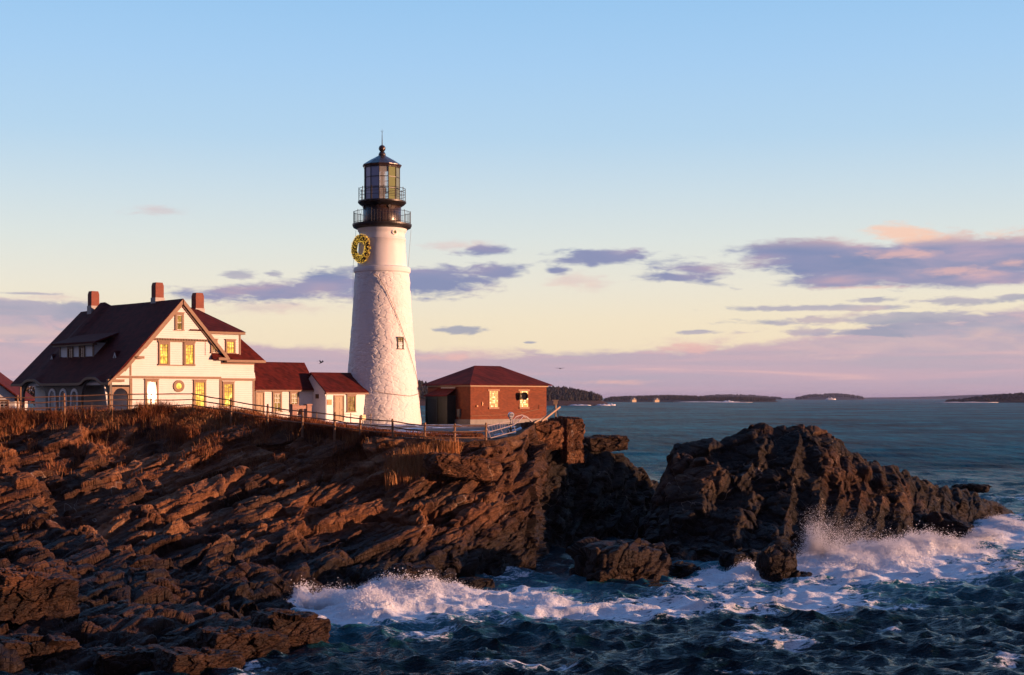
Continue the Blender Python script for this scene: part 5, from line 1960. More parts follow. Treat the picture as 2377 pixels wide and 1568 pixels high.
def gravel():
    m, t = material('gravel_path')
    geo = t.new('ShaderNodeNewGeometry')
    P = geo.outputs['Position']
    n = t.noise(P, 1.2, 6.0, 0.7)
    n2 = t.noise(P, 14.0, 4.0, 0.7)
    t.l.new(t.ramp(t.math('ADD', t.math('MULTIPLY', n, 0.6), t.math('MULTIPLY', n2, 0.4)), [(0.3, (0.12, 0.085, 0.065, 1)), (0.55, (0.24, 0.18, 0.145, 1)), (0.75, (0.34, 0.27, 0.22, 1))]), t.p.inputs['Base Color'])
    t.p.inputs['Roughness'].default_value = 0.9
    t.l.new(bump(t, n2, 0.03), t.p.inputs['Normal'])
    return m


drape('path', np.arange(560, 1180, 6.0), np.arange(105.5, 136, 0.5), gravel(), 0.03,
      lambda u, y, P: (y - np.interp(u, [560, 700, 800, 900, 1000, 1180], [111.5, 109.2, 107.4, 105.8, 105.2, 105.4])) * 1.0 - 0.3 + (fbm(P.astype(np.float32) / 1.5, 3, 3) - 0.5) * 2.0, 'gravel path between the fence and the white buildings')


def snow_mask(u, y, P):
    p = P.astype(np.float32)
    n = fbm(p * np.array([0.35, 0.9, 0.5], np.float32), 4, 12)
    edge = np.interp(u, [560, 700, 800, 900, 1000, 1180], [111.5, 109.8, 108.2, 106.6, 106.0, 106.2])
    m = n - 0.53 - 0.12 * sstep(u, 1010, 1120) - 0.3 * sstep(u, 720, 660) - 0.4 * sstep(edge - y, -0.6, 0.3)
    return m * 2.0


drape('snow', np.arange(640, 1200, 2.0), np.arange(105.6, 134, 0.18), M_SNOW, 0.06, snow_mask, 'thin snow patches left on the gravel path', 'stuff', 0.05)


def patch(c, sx_, sy_, rot, seed, tiltx=0.0):
    n = 26
    m = MB()
    vs = [(0, 0, 0.06)]
    fs = []
    for ring_ in (0.55, 1.0):
        for k in range(n):
            a_ = 2 * math.pi * k / n
            r_ = ring_ * (0.75 + 0.5 * rngp.random())
            x, y = r_ * sx_ * math.cos(a_), r_ * sy_ * math.sin(a_)
            vs.append((x * math.cos(rot) - y * math.sin(rot), x * math.sin(rot) + y * math.cos(rot), (0.06 if ring_ < 1 else -0.12) + tiltx * x))
    for k in range(n):
        k2 = (k + 1) % n
        fs.append((0, 1 + k, 1 + k2))
        fs.append((1 + k, 1 + n + k, 1 + n + k2, 1 + k2))
    m.add(vs, fs)
    return m.v, m.f


rngp = random.Random(8)
sp = MB()
for u, v, Y, sx_, sy_, ro in ((1222, 990, 108.5, 1.1, 0.5, 0.5), (1195, 1000, 107, 0.8, 0.35, 0.5), (1250, 983, 111, 0.8, 0.4, 0.4), (1160, 1010, 105, 0.7, 0.3, 0.5), (1372, 1027, 126.2, 1.1, 0.6, 0.3)):
    c = surf(u, v, IG, IU) if u > 1600 else surf(u, v)
    vs, fs = patch(c, sx_, sy_, ro, 0)
    if u < 1600:
        sp.add([(x + c.x, y + c.y, ground(x + c.x, y + c.y) + 0.035 + (z if z > 0 else -0.12)) for x, y, z in vs], fs)
tag(sp.build('snow', M_SNOW, None, True), 'small snow patches caught on the rocks', None, None, 'stuff')

# rope fence in front of the tower door
rp = empty('rope_fence', tuple(at(814, 977, 128)), 0, 'low rope fence of thin posts in front of the tower entrance', 'fence')
ro = Vector(rp.location)
ends = []
for u, v, Y in ((640, 951, 124), (735, 957, 125), (814, 960.6, 127), (861, 962.5, 126)):
    p = at(u, v, Y) - ro
    m = MB()
    m.tube([p - Vector((0, 0, 0.85)), p + Vector((0, 0, 0.05))], 0.045, 6)
    m.build('post', M_TRIM, rp)
    ends.append(p)
for a_, b_ in zip(ends[:-1], ends[1:]):
    m = MB()
    m.tube([a_ - Vector((0, 0, .08)), (a_ + b_) / 2 - Vector((0, 0, .22)), b_ - Vector((0, 0, .08))], 0.015, 5)
    m.build('rope', M_TRIM, rp)

# stone frame with a bell
sf_c = at(698, 975, 118)
sf_c.z = ground(sf_c.x, sf_c.y)
sf = empty('stone_frame', tuple(sf_c), PHI, 'pink granite frame of two pillars and a lintel before the annex', 'monument')
for x in (-0.72, 0.72):
    m = MB()
    m.box(x - 0.22, x + 0.22, -0.22, 0.22, -0.2, 1.42)
    m.box(x - 0.27, x + 0.27, -0.27, 0.27, 1.42, 1.52)
    m.build('pillar', M_STONE, sf)
m = MB()
m.box(-0.495, 0.495, -0.14, 0.14, 1.12, 1.40)
m.build('lintel', M_STONE, sf)
bl = MB()
bl.lathe([(0.30, 0.0), (0.29, 0.05), (0.22, 0.15), (0.18, 0.36), (0.10, 0.46), (0.03, 0.48)], 20)
blo = bl.build('bell', M_BRONZE, None, True, loc=tuple(sf_c + Vector((0, 0, 0.63))))
tag(blo, 'dark bronze bell hanging in the pink granite frame', 'bell')

# pale box by the tower
yb = at(842.5, 966, 127)
yb.z = ground(yb.x, yb.y)
yo = empty('donation_box', tuple(yb), PHI, 'small pale yellow box on a dark post at the tower foot', 'box')
m = MB()
m.box(-0.20, 0.20, -0.16, 0.16, 0.40, 0.86)
m.build('box', simple('pale_yellow_paint', (0.80, 0.62, 0.25), 0.45, 0.06), yo)
m = MB()
m.box(-0.05, 0.05, -0.05, 0.05, -0.2, 0.398)
m.build('stand', M_BLACK, yo)

# coin viewer
cv = at(1186, 985, 112)
cv.z = ground(cv.x, cv.y)
co = empty('coin_viewer', tuple(cv), R(20), 'silver coin operated viewer on a black post before the brick building', 'viewer')
topz = at(1186, 964.3, 112).z - cv.z
m = MB()
m.tube([(0, 0, -0.2), (0, 0, topz - 0.2)], 0.07, 10)
m.build('stand', M_BLACK, co)
m = MB()
m.tube([(0, -0.16, topz), (0, -0.08, topz), (0, 0.08, topz), (0, 0.16, topz)], [0.19, 0.24, 0.24, 0.16], 18)
m.add([(-0.16, -0.1, topz - 0.1), (0.16, -0.1, topz - 0.1), (0.16, 0.1, topz - 0.1), (-0.16, 0.1, topz - 0.1), (-0.07, -0.08, topz - 0.34), (0.07, -0.08, topz - 0.34), (0.07, 0.08, topz - 0.34), (-0.07, 0.08, topz - 0.34)],
      [(0, 1, 2, 3), (4, 7, 6, 5), (0, 4, 5, 1), (1, 5, 6, 2), (2, 6, 7, 3), (3, 7, 4, 0)])
hd = m.build('head', simple('silver_paint', (0.62, 0.60, 0.58), 0.3, 0.08, metal=0.5), co)
for x in (-0.08, 0.08):
    m = MB()
    m.tube([(x, -0.162, topz + 0.02), (x, -0.20, topz + 0.02)], 0.045, 10)
    m.build('eyepiece', M_BLACK, hd)

M_RAILW = simple('faded_railing_paint', (0.46, 0.38, 0.36), 0.6, 0.2)
# storm-twisted white railing, lying over towards the rock
zz = lambda x, y: ((1060 + x / 5.94) / 1.0517, (930 + y / 5.94) / 1.0517)
tw = empty('twisted_railing', tuple(at(1160, 1000, 105.5)), 0, 'bent white metal railing sagging over the rock beside the brick building', 'railing')
to_ = Vector(tw.location)
PZ = lambda x, y, Y: at(*zz(x, y), Y) - to_
topl = [PZ(745, 662, 104.5), PZ(945, 620, 105.5), PZ(1140, 578, 106.5), PZ(1190, 520, 107.2), PZ(1270, 496, 108), PZ(1340, 520, 109), PZ(1425, 590, 110)]
midl = [PZ(785, 748, 104.2), PZ(965, 697, 105.0), PZ(1150, 640, 105.8), PZ(1230, 590, 106.8), PZ(1290, 520, 107.8), PZ(1350, 540, 108.8), PZ(1420, 595, 109.8)]
botl = [PZ(820, 830, 103.9), PZ(1005, 780, 104.6), PZ(1180, 735, 105.2)]
for nm, ln in (('top_rail', topl), ('middle_rail', midl), ('bottom_rail', botl)):
    m = MB()
    m.tube(ln, 0.032, 6)
    m.build(nm, M_RAILW, tw)
m = MB()
for a_, b_, c_ in zip(topl[:3], midl[:3], botl):
    m.tube([a_, b_, c_], 0.035, 6)
m.build('upright', M_RAILW, tw)


def lerp_line(L, t):
    k = min(len(L) - 2, int(t * (len(L) - 1)))
    f = t * (len(L) - 1) - k
    return L[k].lerp(L[k + 1], f)


m = MB()
rb_ = random.Random(2)
for k in range(30):
    t0 = k / 29
    m.tube([lerp_line(topl, t0), lerp_line(midl, min(1, max(0, t0 + rb_.uniform(-.03, .01)))) + Vector((rb_.uniform(-.08, .08), 0, rb_.uniform(-.05, 0)))], 0.014, 4)
for k in range(9):
    t0 = k / 8
    m.tube([lerp_line(midl[:3], t0), lerp_line(botl, min(1, t0 + rb_.uniform(0, .06)))], 0.012, 4)
m.build('balusters', M_RAILW, tw)

M_PALEWOOD = simple('pale_weathered_timber', (0.42, 0.29, 0.19), 0.8, 0.25, 5.0)
# second rail, dropping from the post at the point
pb = at(1289.6, 966, 116.8)
ps = empty('mast', tuple(pb), 0, 'short braced post with a flat cap on the tall rock block', 'post')
m = MB()
topm = at(1289.6, 930.7, 116.8).z - pb.z
m.tube([(0, 0, -0.35), (0, 0, topm)], 0.075, 8)
m.build('pole', M_PALEWOOD, ps)
m = MB()
m.box(-0.26, 0.26, -0.26, 0.26, topm, topm + 0.07)
m.box(-0.17, 0.17, -0.17, 0.17, topm - 0.30, topm - 0.02)
m.build('cap', M_PALEWOOD, ps)
for dx, dy in ((0.38, -0.1), (-0.75, -0.2)):
    m = MB()
    m.tube([(0, 0, topm - 0.55), (dx, dy, -0.3 if dx > 0 else 0.18)], 0.025, 5)
    m.build('stay', M_BLACK, ps)
fb = empty('fallen_rail', tuple(at(1262, 985, 113.5)), 0, 'loose pale timber rails leaning from the rock up to the braced post', 'rail')
m = MB()
f0 = Vector(fb.location)
m.bar(at(1258, 978, 112.5) - f0, at(1300, 945, 116.2) - f0, 0.08, 0.13)
m.build('timber', M_PALEWOOD, fb)
m = MB()
m.bar(at(1240, 982, 111.5) - f0, at(1276, 962, 114.5) - f0, 0.07, 0.10)
m.build('timber', M_PALEWOOD, fb)

# pole left of the porch
pl = at(47.6, 957, 113)
m = MB()
m.tube([(0, 0, -0.4), (0, 0, 2.0)], 0.07, 8)
tag(m.build('wooden_pole', M_WOOD, None, True, loc=tuple(pl)), 'thin upright wooden pole behind the fence at the far left', 'pole')

# white cottage at the left edge
ct = at(-38, 945, 152)
cot = empty('white_cottage', tuple(ct), R(8), 'small white cottage with dark red gable roof at the left edge', 'cottage')
m = MB()
m.prism([(-3.2, -2), (3.2, -2), (3.2, 1.15), (0, 3.6), (-3.2, 1.15)], Fm(), -7, 0)
m.build('wall', M_WHITE, cot)
m = MB()
m.slab([(0, -0.5, 3.95), (-4.1, -0.5, 0.80), (-4.1, 7.5, 0.80), (0, 7.5, 3.95)], 0.16)
m.slab([(0, -0.5, 3.95), (4.1, -0.5, 0.80), (4.1, 7.5, 0.80), (0, 7.5, 3.95)], 0.16)
m.build('roof', M_ROOF, cot)
window(cot, Fm(), 1.6, 2.6, -0.6, 0.7, M_DARK, 2, (2, 2))

# ------------------------------------------------------------------ dry grass along the cliff top
def grass_mat(name, dark, mid, pale):
    m, t = material(name)
    a = t.new('ShaderNodeAttribute', attribute_name='tone').outputs['Fac']
    t.l.new(t.ramp(a, [(0.0, dark), (0.55, mid), (1.0, pale)]), t.p.inputs['Base Color'])
    t.p.inputs['Roughness'].default_value = 0.8
    t.p.inputs['Specular IOR Level'].default_value = 0.2
    return m


M_GRASS = grass_mat('dry_grass', (0.085, 0.026, 0.012, 1), (0.27, 0.095, 0.036, 1), (0.44, 0.23, 0.10, 1))
M_REED = grass_mat('tall_dry_grass', (0.20, 0.075, 0.026, 1), (0.42, 0.18, 0.065, 1), (0.58, 0.34, 0.16, 1))


def blades(name, pos, hgt, wid, lean, mat, tone, seed, label, tops=False):
    """grass: every blade is a bent strip of two quads and a tip"""
    r = np.random.RandomState(seed)
    n = len(pos)
    az = r.rand(n) * 6.283
    d = np.stack([np.cos(az), np.sin(az), np.zeros(n)], 1)
    ln = (np.abs(r.normal(0, 1, n)) * lean)[:, None]
    la = r.rand(n) * 6.283
    L = np.stack([np.cos(la), np.sin(la), np.zeros(n)], 1) * ln
    h = hgt[:, None]
    up = np.array([0, 0, 1.0])
    p0, p1, p2, p3 = pos - up * 0.08, pos + up * h * 0.4 + L * h * 0.16, pos + up * h * 0.75 + L * h * 0.55, pos + up * h * 0.97 + L * h * 1.0
    w = wid[:, None]
    V = np.stack([p0 - d * w, p0 + d * w, p1 - d * w * .9, p1 + d * w * .9, p2 - d * w * .65, p2 + d * w * .65, p3 - d * w * 0.12, p3 + d * w * 0.12], 1).reshape(-1, 3)
    b = (np.arange(n) * 8)[:, None]
    Q = np.concatenate([b + np.array([[0, 1, 3, 2]]), b + np.array([[2, 3, 5, 4]]), b + np.array([[4, 5, 7, 6]])], 0)
    o = np_mesh(name, V, Q, mat, True, attrs={'tone': np.repeat(tone, 8)})
    return tag(o, label, None, None, 'stuff')


rs = np.random.RandomState(1)


def scatter(n, umin, umax, s_lo, s_hi, dens=None, seed=1):
    r = np.random.RandomState(seed)
    ri_, ci_ = np.where((HSEG >= s_lo) & (HSEG <= s_hi) & (HU[None] >= umin) & (HU[None] <= umax))
    pick = r.randint(0, len(ri_), n)
    ri, ci = ri_[pick], ci_[pick]
    P = HG[ri, ci] + r.normal(0, 0.06, (n, 3)) * np.array([1, 1, 0])
    seg, u = HSEG[ri, ci], HU[ci]
    if dens is not None:
        k = r.rand(n) < dens(seg, u, P.astype(np.float32))
        P, seg, u = P[k], seg[k], u[k]
    return P, seg, u, r


def d_main(seg, u, P):
    n = fbm(P / 1.9, 4, 21)
    edge = np.interp(u, [-160, 0, 120, 250, 330, 420, 520, 640, 760, 860, 930, 1010, 1100], [3.28, 3.28, 3.18, 3.26, 3.42, 3.52, 3.32, 3.30, 3.26, 3.2, 3.1, 3.06, 2.98])
    return np.clip((edge - seg) * 5 + (n - 0.45) * 3.4, 0, 1) * sstep(seg, 2.55, 2.8)


P, seg, u, r = scatter(150000, -150, 1120, 2.6, 3.75, d_main, 5)
big_ = sstep(fbm(P.astype(np.float32) / 2.6, 3, 77), 0.42, 0.62)
h = (0.28 + 0.45 * big_) * (0.6 + 0.7 * r.rand(len(P))) * np.interp(u, [600, 760, 900, 1000], [1, 0.75, 0.45, 0.3]) * np.interp(u, [200, 330, 450, 560], [1, 1.25, 1.25, 1.0])
tone = np.clip(0.28 + 0.45 * r.rand(len(P)) + 1.5 * (fbm(P.astype(np.float32) / 1.7, 3, 15) - 0.5) - 0.22 * big_, 0, 1)
blades('dry_grass', P, h, 0.010 + 0.012 * r.rand(len(P)), 0.40, M_GRASS, tone, 2, 'reddish brown dry grass and weeds along the fence')
P, seg, u, r = scatter(16000, 890, 1100, 3.1, 4.6, lambda s, uu, p: np.clip(1.2 - np.abs((uu - 985) / 85) ** 2 - np.abs((s - (3.85 - (uu - 985) / 190)) / 0.42) ** 2 + (fbm(p / 1.1, 3, 4) - .5) * 2.4, 0, 1), 8)
blades('tall_dry_grass', P, 0.5 + 0.85 * r.rand(len(P)), 0.010 + 0.010 * r.rand(len(P)), 0.22, M_REED, np.clip(0.2 + 0.8 * r.rand(len(P)), 0, 1), 3, 'tall orange dry grass clump below the right end of the fence')
P, seg, u, r = scatter(3600, -150, 880, 2.7, 3.45, lambda s, uu, p: np.clip((fbm(p / 1.2, 3, 31) - 0.50) * 6, 0, 0.6), 15)
blades('dry_grass', P, (0.45 + 0.85 * r.rand(len(P)) ** 1.5) * np.interp(u, [500, 700, 880], [1, 0.8, 0.45]), 0.007 + 0.006 * r.rand(len(P)), 0.30, M_REED, np.clip(0.15 + 0.85 * r.rand(len(P)), 0, 1), 16, 'taller pale weed stalks standing out of the grass bank')
P, seg, u, r = scatter(60000, -150, 900, 3.3, 4.6, lambda s, uu, p: np.clip((fbm(p / 1.3, 4, 66) - 0.60) * 9, 0, 1) * sstep(s, 4.5, 3.5) * np.interp(uu, [-100, 120, 250, 400, 700, 900], [1, 0.9, 0.35, 0.8, 0.3, 0.5]), 9)
blades('dry_grass', P, 0.22 + 0.35 * r.rand(len(P)), 0.012 + 0.008 * r.rand(len(P)), 0.5, M_GRASS, np.clip(0.3 + 0.6 * r.rand(len(P)), 0, 1), 4, 'small dry tufts growing in the rock cracks')


# ------------------------------------------------------------------ a bare tree behind the porch, and gulls
def far_tree(c, hgt, spread, seed, label, mat):
    t_ = empty('tree', tuple(c), 0, label, 'tree', 'bare trees behind the house')
    r = np.random.RandomState(seed)
    m = MB()
    m.tube([(0, 0, -1), (0.1, 0, hgt * 0.35), (0, 0.1, hgt * 0.8)], [0.22, 0.16, 0.05], 8)
    for k in range(8):
        a_ = r.rand() * 6.28
        z0 = hgt * (0.3 + 0.4 * r.rand())
        m.tube([(0, 0, z0), (math.cos(a_) * spread * 0.4, math.sin(a_) * spread * 0.4, z0 + hgt * 0.15), (math.cos(a_) * spread * 0.8, math.sin(a_) * spread * 0.8, z0 + hgt * 0.25)], [0.09, 0.06, 0.02], 5)
    m.build('trunk', M_TRIM, t_)
    n = 2600
    v = r.normal(0, 1, (n, 3))
    v /= np.linalg.norm(v, axis=1, keepdims=True)
    v *= (r.rand(n, 1) ** 0.45) * np.array([spread, spread, hgt * 0.40])
    v += (fbm((v * 0.9).astype(np.float32), 3, seed) - 0.5)[:, None] * spread * 0.8
    v[:, 2] += hgt * 0.62
    s = 0.06 + 0.10 * r.rand(n, 1)
    d1, d2 = r.normal(0, 1, (n, 3)), r.normal(0, 1, (n, 3))
    V = np.stack([v - d1 * s, v + d1 * s, v + d2 * s], 1).reshape(-1, 3)
    o = np_mesh('crown', V, np.arange(3 * n).reshape(n, 3), mat, True, attrs={'tone': np.repeat(r.rand(n), 3)})
    o.parent = t_


M_TWIG = grass_mat('bare_twigs', (0.03, 0.022, 0.022, 1), (0.07, 0.05, 0.045, 1), (0.11, 0.08, 0.065, 1))
far_tree(Vector((-60.5, 186, 9.8)), 4.0, 3.0, 4, 'bare dark tree seen through the far porch arch', M_TWIG)
far_tree(Vector((-63.5, 184, 9.8)), 4.6, 1.6, 6, 'thin bare tree behind the cottage roof at the left', M_TWIG)


def gull(c, span, up, yaw, bank, label, dark):
    g_ = empty('gull', tuple(c), yaw, label, 'bird', 'gulls in the air')
    g_.rotation_euler = (bank, 0, yaw)
    m = MB()
    m.tube([(0, -0.24 * span, 0.0), (0, -0.19 * span, 0.012 * span), (0, -0.06 * span, 0.02 * span), (0, 0.10 * span, 0.012 * span), (0, 0.22 * span, 0.0)], [0.012 * span, 0.035 * span, 0.055 * span, 0.045 * span, 0.015 * span], 10)
    m.tube([(0, -0.28 * span, -0.005 * span), (0, -0.235 * span, 0.002 * span)], [0.003 * span, 0.012 * span], 6)
    m.build('body', dark, g_, True)
    for s_ in (-1, 1):
        m = MB()
        z1, z2 = up * 0.26 * span, up * 0.14 * span
        pts = [(0.03, 0.0, 0.02), (0.22, -0.03, 0.02 + z1 / span), (0.50, 0.09, 0.02 + z2 / span)]
        ch = [0.15, 0.13, 0.02]
        vs = []
        for (x, y, z), c_ in zip(pts, ch):
            for dz in (0.006, -0.006):
                vs += [(s_ * x * span, (y - c_ / 2) * span, (z + dz) * span), (s_ * x * span, (y + c_ / 2) * span, (z + dz) * span)]
        fs = []
        for i in range(2):
            a_, b_ = i * 4, i * 4 + 4
            fs += [(a_, a_ + 1, b_ + 1, b_), (a_ + 2, b_ + 2, b_ + 3, a_ + 3), (a_, b_, b_ + 2, a_ + 2), (a_ + 1, a_ + 3, b_ + 3, b_ + 1)]
        fs += [(0, 2, 3, 1), (8, 9, 11, 10)]
        m.add(vs, fs).build('wing', dark, g_)
    m = MB()
    m.add([(-0.03 * span, 0.20 * span, 0.008 * span), (0.03 * span, 0.20 * span, 0.008 * span), (0.05 * span, 0.31 * span, 0.0), (-0.05 * span, 0.31 * span, 0.0), (0, 0.2 * span, -0.01 * span), (0, 0.31 * span, -0.008 * span)],
          [(0, 1, 2, 3), (0, 4, 1), (3, 2, 5), (0, 3, 5, 4), (1, 4, 5, 2)])
    m.build('tail', dark, g_)


M_GULL = simple('grey_feathers', (0.22, 0.20, 0.21), 0.7, 0.2)
M_GULLD = simple('dark_feathers', (0.05, 0.045, 0.05), 0.7, 0.2)
gull(at(746, 842.5, 150), 1.15, 0.7, R(60), R(-20), 'gull with raised wings gliding low between house and lighthouse', M_GULLD)
gull(at(1300, 856, 160), 1.1, 0.12, R(10), R(12), 'dark gull gliding level above the brick building and the sea', M_GULLD)

# ------------------------------------------------------------------ far shores
def land_mat(name, low, high, rock, z0, z1):
    m, t = material(name)
    geo = t.new('ShaderNodeNewGeometry')
    P = geo.outputs['Position']
    s = t.new('ShaderNodeSeparateXYZ')
    t.l.new(P, s.inputs[0])
    n = t.noise(P, 0.03, 6.0, 0.7)
    n2 = t.noise(P, 0.25, 5.0, 0.75)
    c = t.ramp(t.math('ADD', t.math('MULTIPLY', n, .6), t.math('MULTIPLY', n2, .4)), [(0.35, low), (0.65, high)])
    c = t.mix(t.smooth(t.math('ADD', s.outputs[2], t.math('MULTIPLY', t.math('SUBTRACT', n2, 0.5), 6.0)), z0, z1, 1.0, 0.0), c, t.mix(n2, tuple(x * .15 for x in rock[:3]) + (1,), rock))
    t.l.new(c, t.p.inputs['Base Color'])
    t.p.inputs['Roughness'].default_value = 0.9
    t.p.inputs['Specular IOR Level'].default_value = 0.1
    t.l.new(bump(t, n2, 5.0), t.p.inputs['Normal'])
    return m


M_LAND = land_mat('wooded_shore', (0.022, 0.020, 0.016, 1), (0.06, 0.042, 0.026, 1), (0.17, 0.10, 0.07, 1), 5.0, 8.5)
M_FAR = land_mat('far_shore', (0.035, 0.040, 0.050, 1), (0.055, 0.055, 0.06, 1), (0.12, 0.10, 0.10, 1), 3.0, 6.0)
M_SHORE = land_mat('cottage_shore', (0.014, 0.016, 0.017, 1), (0.036, 0.032, 0.030, 1), (0.07, 0.05, 0.04, 1), 2.0, 4.0)
M_REEF = land_mat('reef', (0.016, 0.016, 0.014, 1), (0.035, 0.032, 0.024, 1), (0.03, 0.027, 0.025, 1), 2.0, 5.0)
M_CONIFER = grass_mat('dark_conifers', (0.007, 0.010, 0.008, 1), (0.020, 0.022, 0.016, 1), (0.055, 0.040, 0.025, 1))
M_FARWOOD = grass_mat('far_trees', (0.025, 0.030, 0.036, 1), (0.04, 0.045, 0.05, 1), (0.06, 0.06, 0.065, 1))


def shore(name, prof, base, Y, depth, mat, seed, label, rough=0.10):
    """a low hill island: prof = [(u, v of the skyline), ...], base = v of the waterline"""
    us = np.linspace(prof[0][0], prof[-1][0], 260)
    vt = np.interp(us, [p[0] for p in prof], [p[1] for p in prof])
    rows = 40
    tt = np.linspace(0, 1, rows)
    U_, T_ = np.meshgrid(us, tt)
    Yg = Y + depth * T_
    zt = CZ - (vt - H0) / S * (Y + depth * 0.55)
    shp = np.where(T_ < 0.55, np.sin(np.clip(T_ / 0.55, 0, 1) * np.pi / 2) ** 0.8, np.cos(np.clip((T_ - 0.55) / 0.45, 0, 1) * np.pi / 2))
    X_ = (U_ - CX) / S * Yg
    P = np.stack([X_, Yg, np.zeros_like(X_)], -1).reshape(-1, 3).astype(np.float32)
    n = (fbm(P / (depth * 0.12), 4, seed) - 0.5).reshape(X_.shape)
    Z_ = -1.0 + (np.maximum(zt, 0.3)[None, :] + 1.0) * shp * (1 + n * rough * 4)
    o = np_mesh(name, np.stack([X_, Yg, Z_], -1).reshape(-1, 3), grid_quads(rows, len(us)), mat, True)
    tag(o, label, None, None, 'structure')
    return X_, Yg, Z_


def wood(name, G, n, hmin, hmax, seed, mat, label, zmin=4.0, tlo=0.12, thi=0.8, fat=0.28, mask=None):
    """a far wood read as one mass: many ragged cone crowns in one object"""
    r = np.random.RandomState(seed)
    X_, Y_, Z_ = G
    nr, nc = X_.shape
    i = r.randint(int(nr * tlo), int(nr * thi), n)
    j = r.randint(1, nc - 1, n)
    p = np.stack([X_[i, j], Y_[i, j], Z_[i, j]], 1)
    p[:, 0] += r.normal(0, 1.0, n) * abs(X_[0, 1] - X_[0, 0])
    k = p[:, 2] > zmin
    if mask is not None:
        k &= mask(p)
    p = p[k]
    n = len(p)
    h = hmin + (hmax - hmin) * r.rand(n) ** 1.4
    K = 7
    V, F = [], []
    a = np.linspace(0, 2 * np.pi, K, endpoint=False)
    tiers = [(0.02, 0.55), (0.25, 1.0), (0.5, 0.72), (0.52, 0.80), (0.76, 0.42), (0.78, 0.48), (1.0, 0.03)]
    for zf, rf_ in tiers:
        rr = (h * fat * rf_)[:, None] * (0.7 + 0.6 * r.rand(n, K))
        V.append(np.stack([p[:, 0:1] + rr * np.cos(a), p[:, 1:2] + rr * np.sin(a), (p[:, 2] - 0.5 + h * zf)[:, None] + r.normal(0, 0.04, (n, K)) * h[:, None]], -1))
    V = np.stack(V, 1)                                    # n, tiers, K, 3
    T = len(tiers)
    base = (np.arange(n) * T * K)[:, None]
    q = []
    for t_ in range(T - 1):
        for c in range(K):
            q.append([t_ * K + c, t_ * K + (c + 1) % K, (t_ + 1) * K + (c + 1) % K, (t_ + 1) * K + c])
    Q = (base[:, None, :] + np.array(q)[None]).reshape(-1, 4)
    o = np_mesh(name, V.reshape(-1, 3), Q, mat, False, attrs={'tone': np.repeat(r.rand(n), T * K)})
    return tag(o, label, None, None, 'stuff')


GA = shore('hills', [(900, 900), (975, 900), (1010, 905), (1060, 903), (1250, 907), (1300, 911), (1340, 918), (1370, 923), (1395, 930), (1414, 938), (1424, 942)], 942, 2050, 420, M_LAND, 3, 'rocky wooded point across the water behind the brick building')
wood('wood', GA, 3600, 6, 11, 4, M_CONIFER, 'dark conifer wood on the point behind the brick building', 7.0, 0.10, 0.75)
GB = shore('hills', [(1395, 933), (1420, 926), (1480, 924), (1560, 922), (1600, 924), (1660, 926), (1720, 926), (1790, 930), (1805, 932)], 933.5, 3600, 500, M_SHORE, 5, 'low wooded shore with pale cottages beyond the point')
wood('wood', GB, 2200, 4, 8, 6, M_CONIFER, 'dark trees along the low cottage shore', 2.5, 0.15, 0.8, 0.34)
GC = shore('hills', [(1625, 926), (1640, 922), (1670, 919.5), (1720, 919.5), (1770, 923), (1815, 927)], 928, 7000, 900, M_FAR, 7, 'blue grey island beyond the cottage shore')
GC2 = shore('hills', [(1845, 927.5), (1870, 923), (1890, 919.5), (1930, 918), (1960, 919), (1990, 923), (2006, 927)], 928.5, 7000, 600, M_FAR, 8, 'blue grey wooded island in the middle of the sea horizon')
wood('wood', GC2, 500, 7, 14, 9, M_FARWOOD, 'trees on the middle island', 3, 0.2, 0.8, 0.5)
wood('wood', GC, 500, 6, 12, 10, M_FARWOOD, 'trees on the far left island', 3, 0.2, 0.8, 0.5)
GE = shore('hills', [(1740, 926.5), (1850, 925), (2000, 923.5), (2100, 922.5), (2160, 921), (2240, 918), (2330, 915), (2420, 914), (2520, 916)], 927, 11000, 1400, M_FAR, 11, 'long faint blue shore along the horizon')
GD = shore('reef', [(2188, 934), (2215, 930), (2250, 926), (2290, 921), (2330, 917), (2360, 914), (2400, 912), (2480, 914)], 935, 3250, 200, M_REEF, 13, 'low dark bushy reef island at the right edge')
wood('wood', GD, 900, 2.0, 5.0, 15, M_CONIFER, 'low dark scrub on the reef island', 2.0, 0.1, 0.9, 0.7)

for u, v, Y, w_, lab in ((1470, 931.5, 3560, 12, 'pale yellow cottage with grey roof on the far shore, left of two'), (1523, 932, 3560, 13, 'pale yellow cottage with grey roof on the far shore, right of two')):
    c = at(u, v, Y)
    fc = empty('shore_cottage', (c.x, c.y, c.z), R(25), lab, 'cottage', 'pale cottages on the far shore')
    m = MB()
    m.box(-w_ / 2, w_ / 2, -5, 5, -3, 4)
    m.prism([(-w_ / 4, 4.01), (w_ / 4, 4.01), (0, 8)], Fm(-5.0), -6, 1.0)
    m.build('wall', simple('cream_paint', (0.62, 0.48, 0.30), 0.6, 0.1, 0.2), fc)
    m = MB()
    m.slab([(-w_ / 2 - 1, -6.5, 3.8), (w_ / 2 + 1, -6.5, 3.8), (w_ / 2 + 1, 0, 8.6), (-w_ / 2 - 1, 0, 8.6)], 0.5)
    m.slab([(-w_ / 2 - 1, 6.5, 3.8), (w_ / 2 + 1, 6.5, 3.8), (w_ / 2 + 1, 0, 8.6), (-w_ / 2 - 1, 0, 8.6)], 0.5)
    m.build('roof', simple('grey_slate', (0.10, 0.10, 0.11), 0.7, 0.1, 0.2), fc)
sf_ = MB()
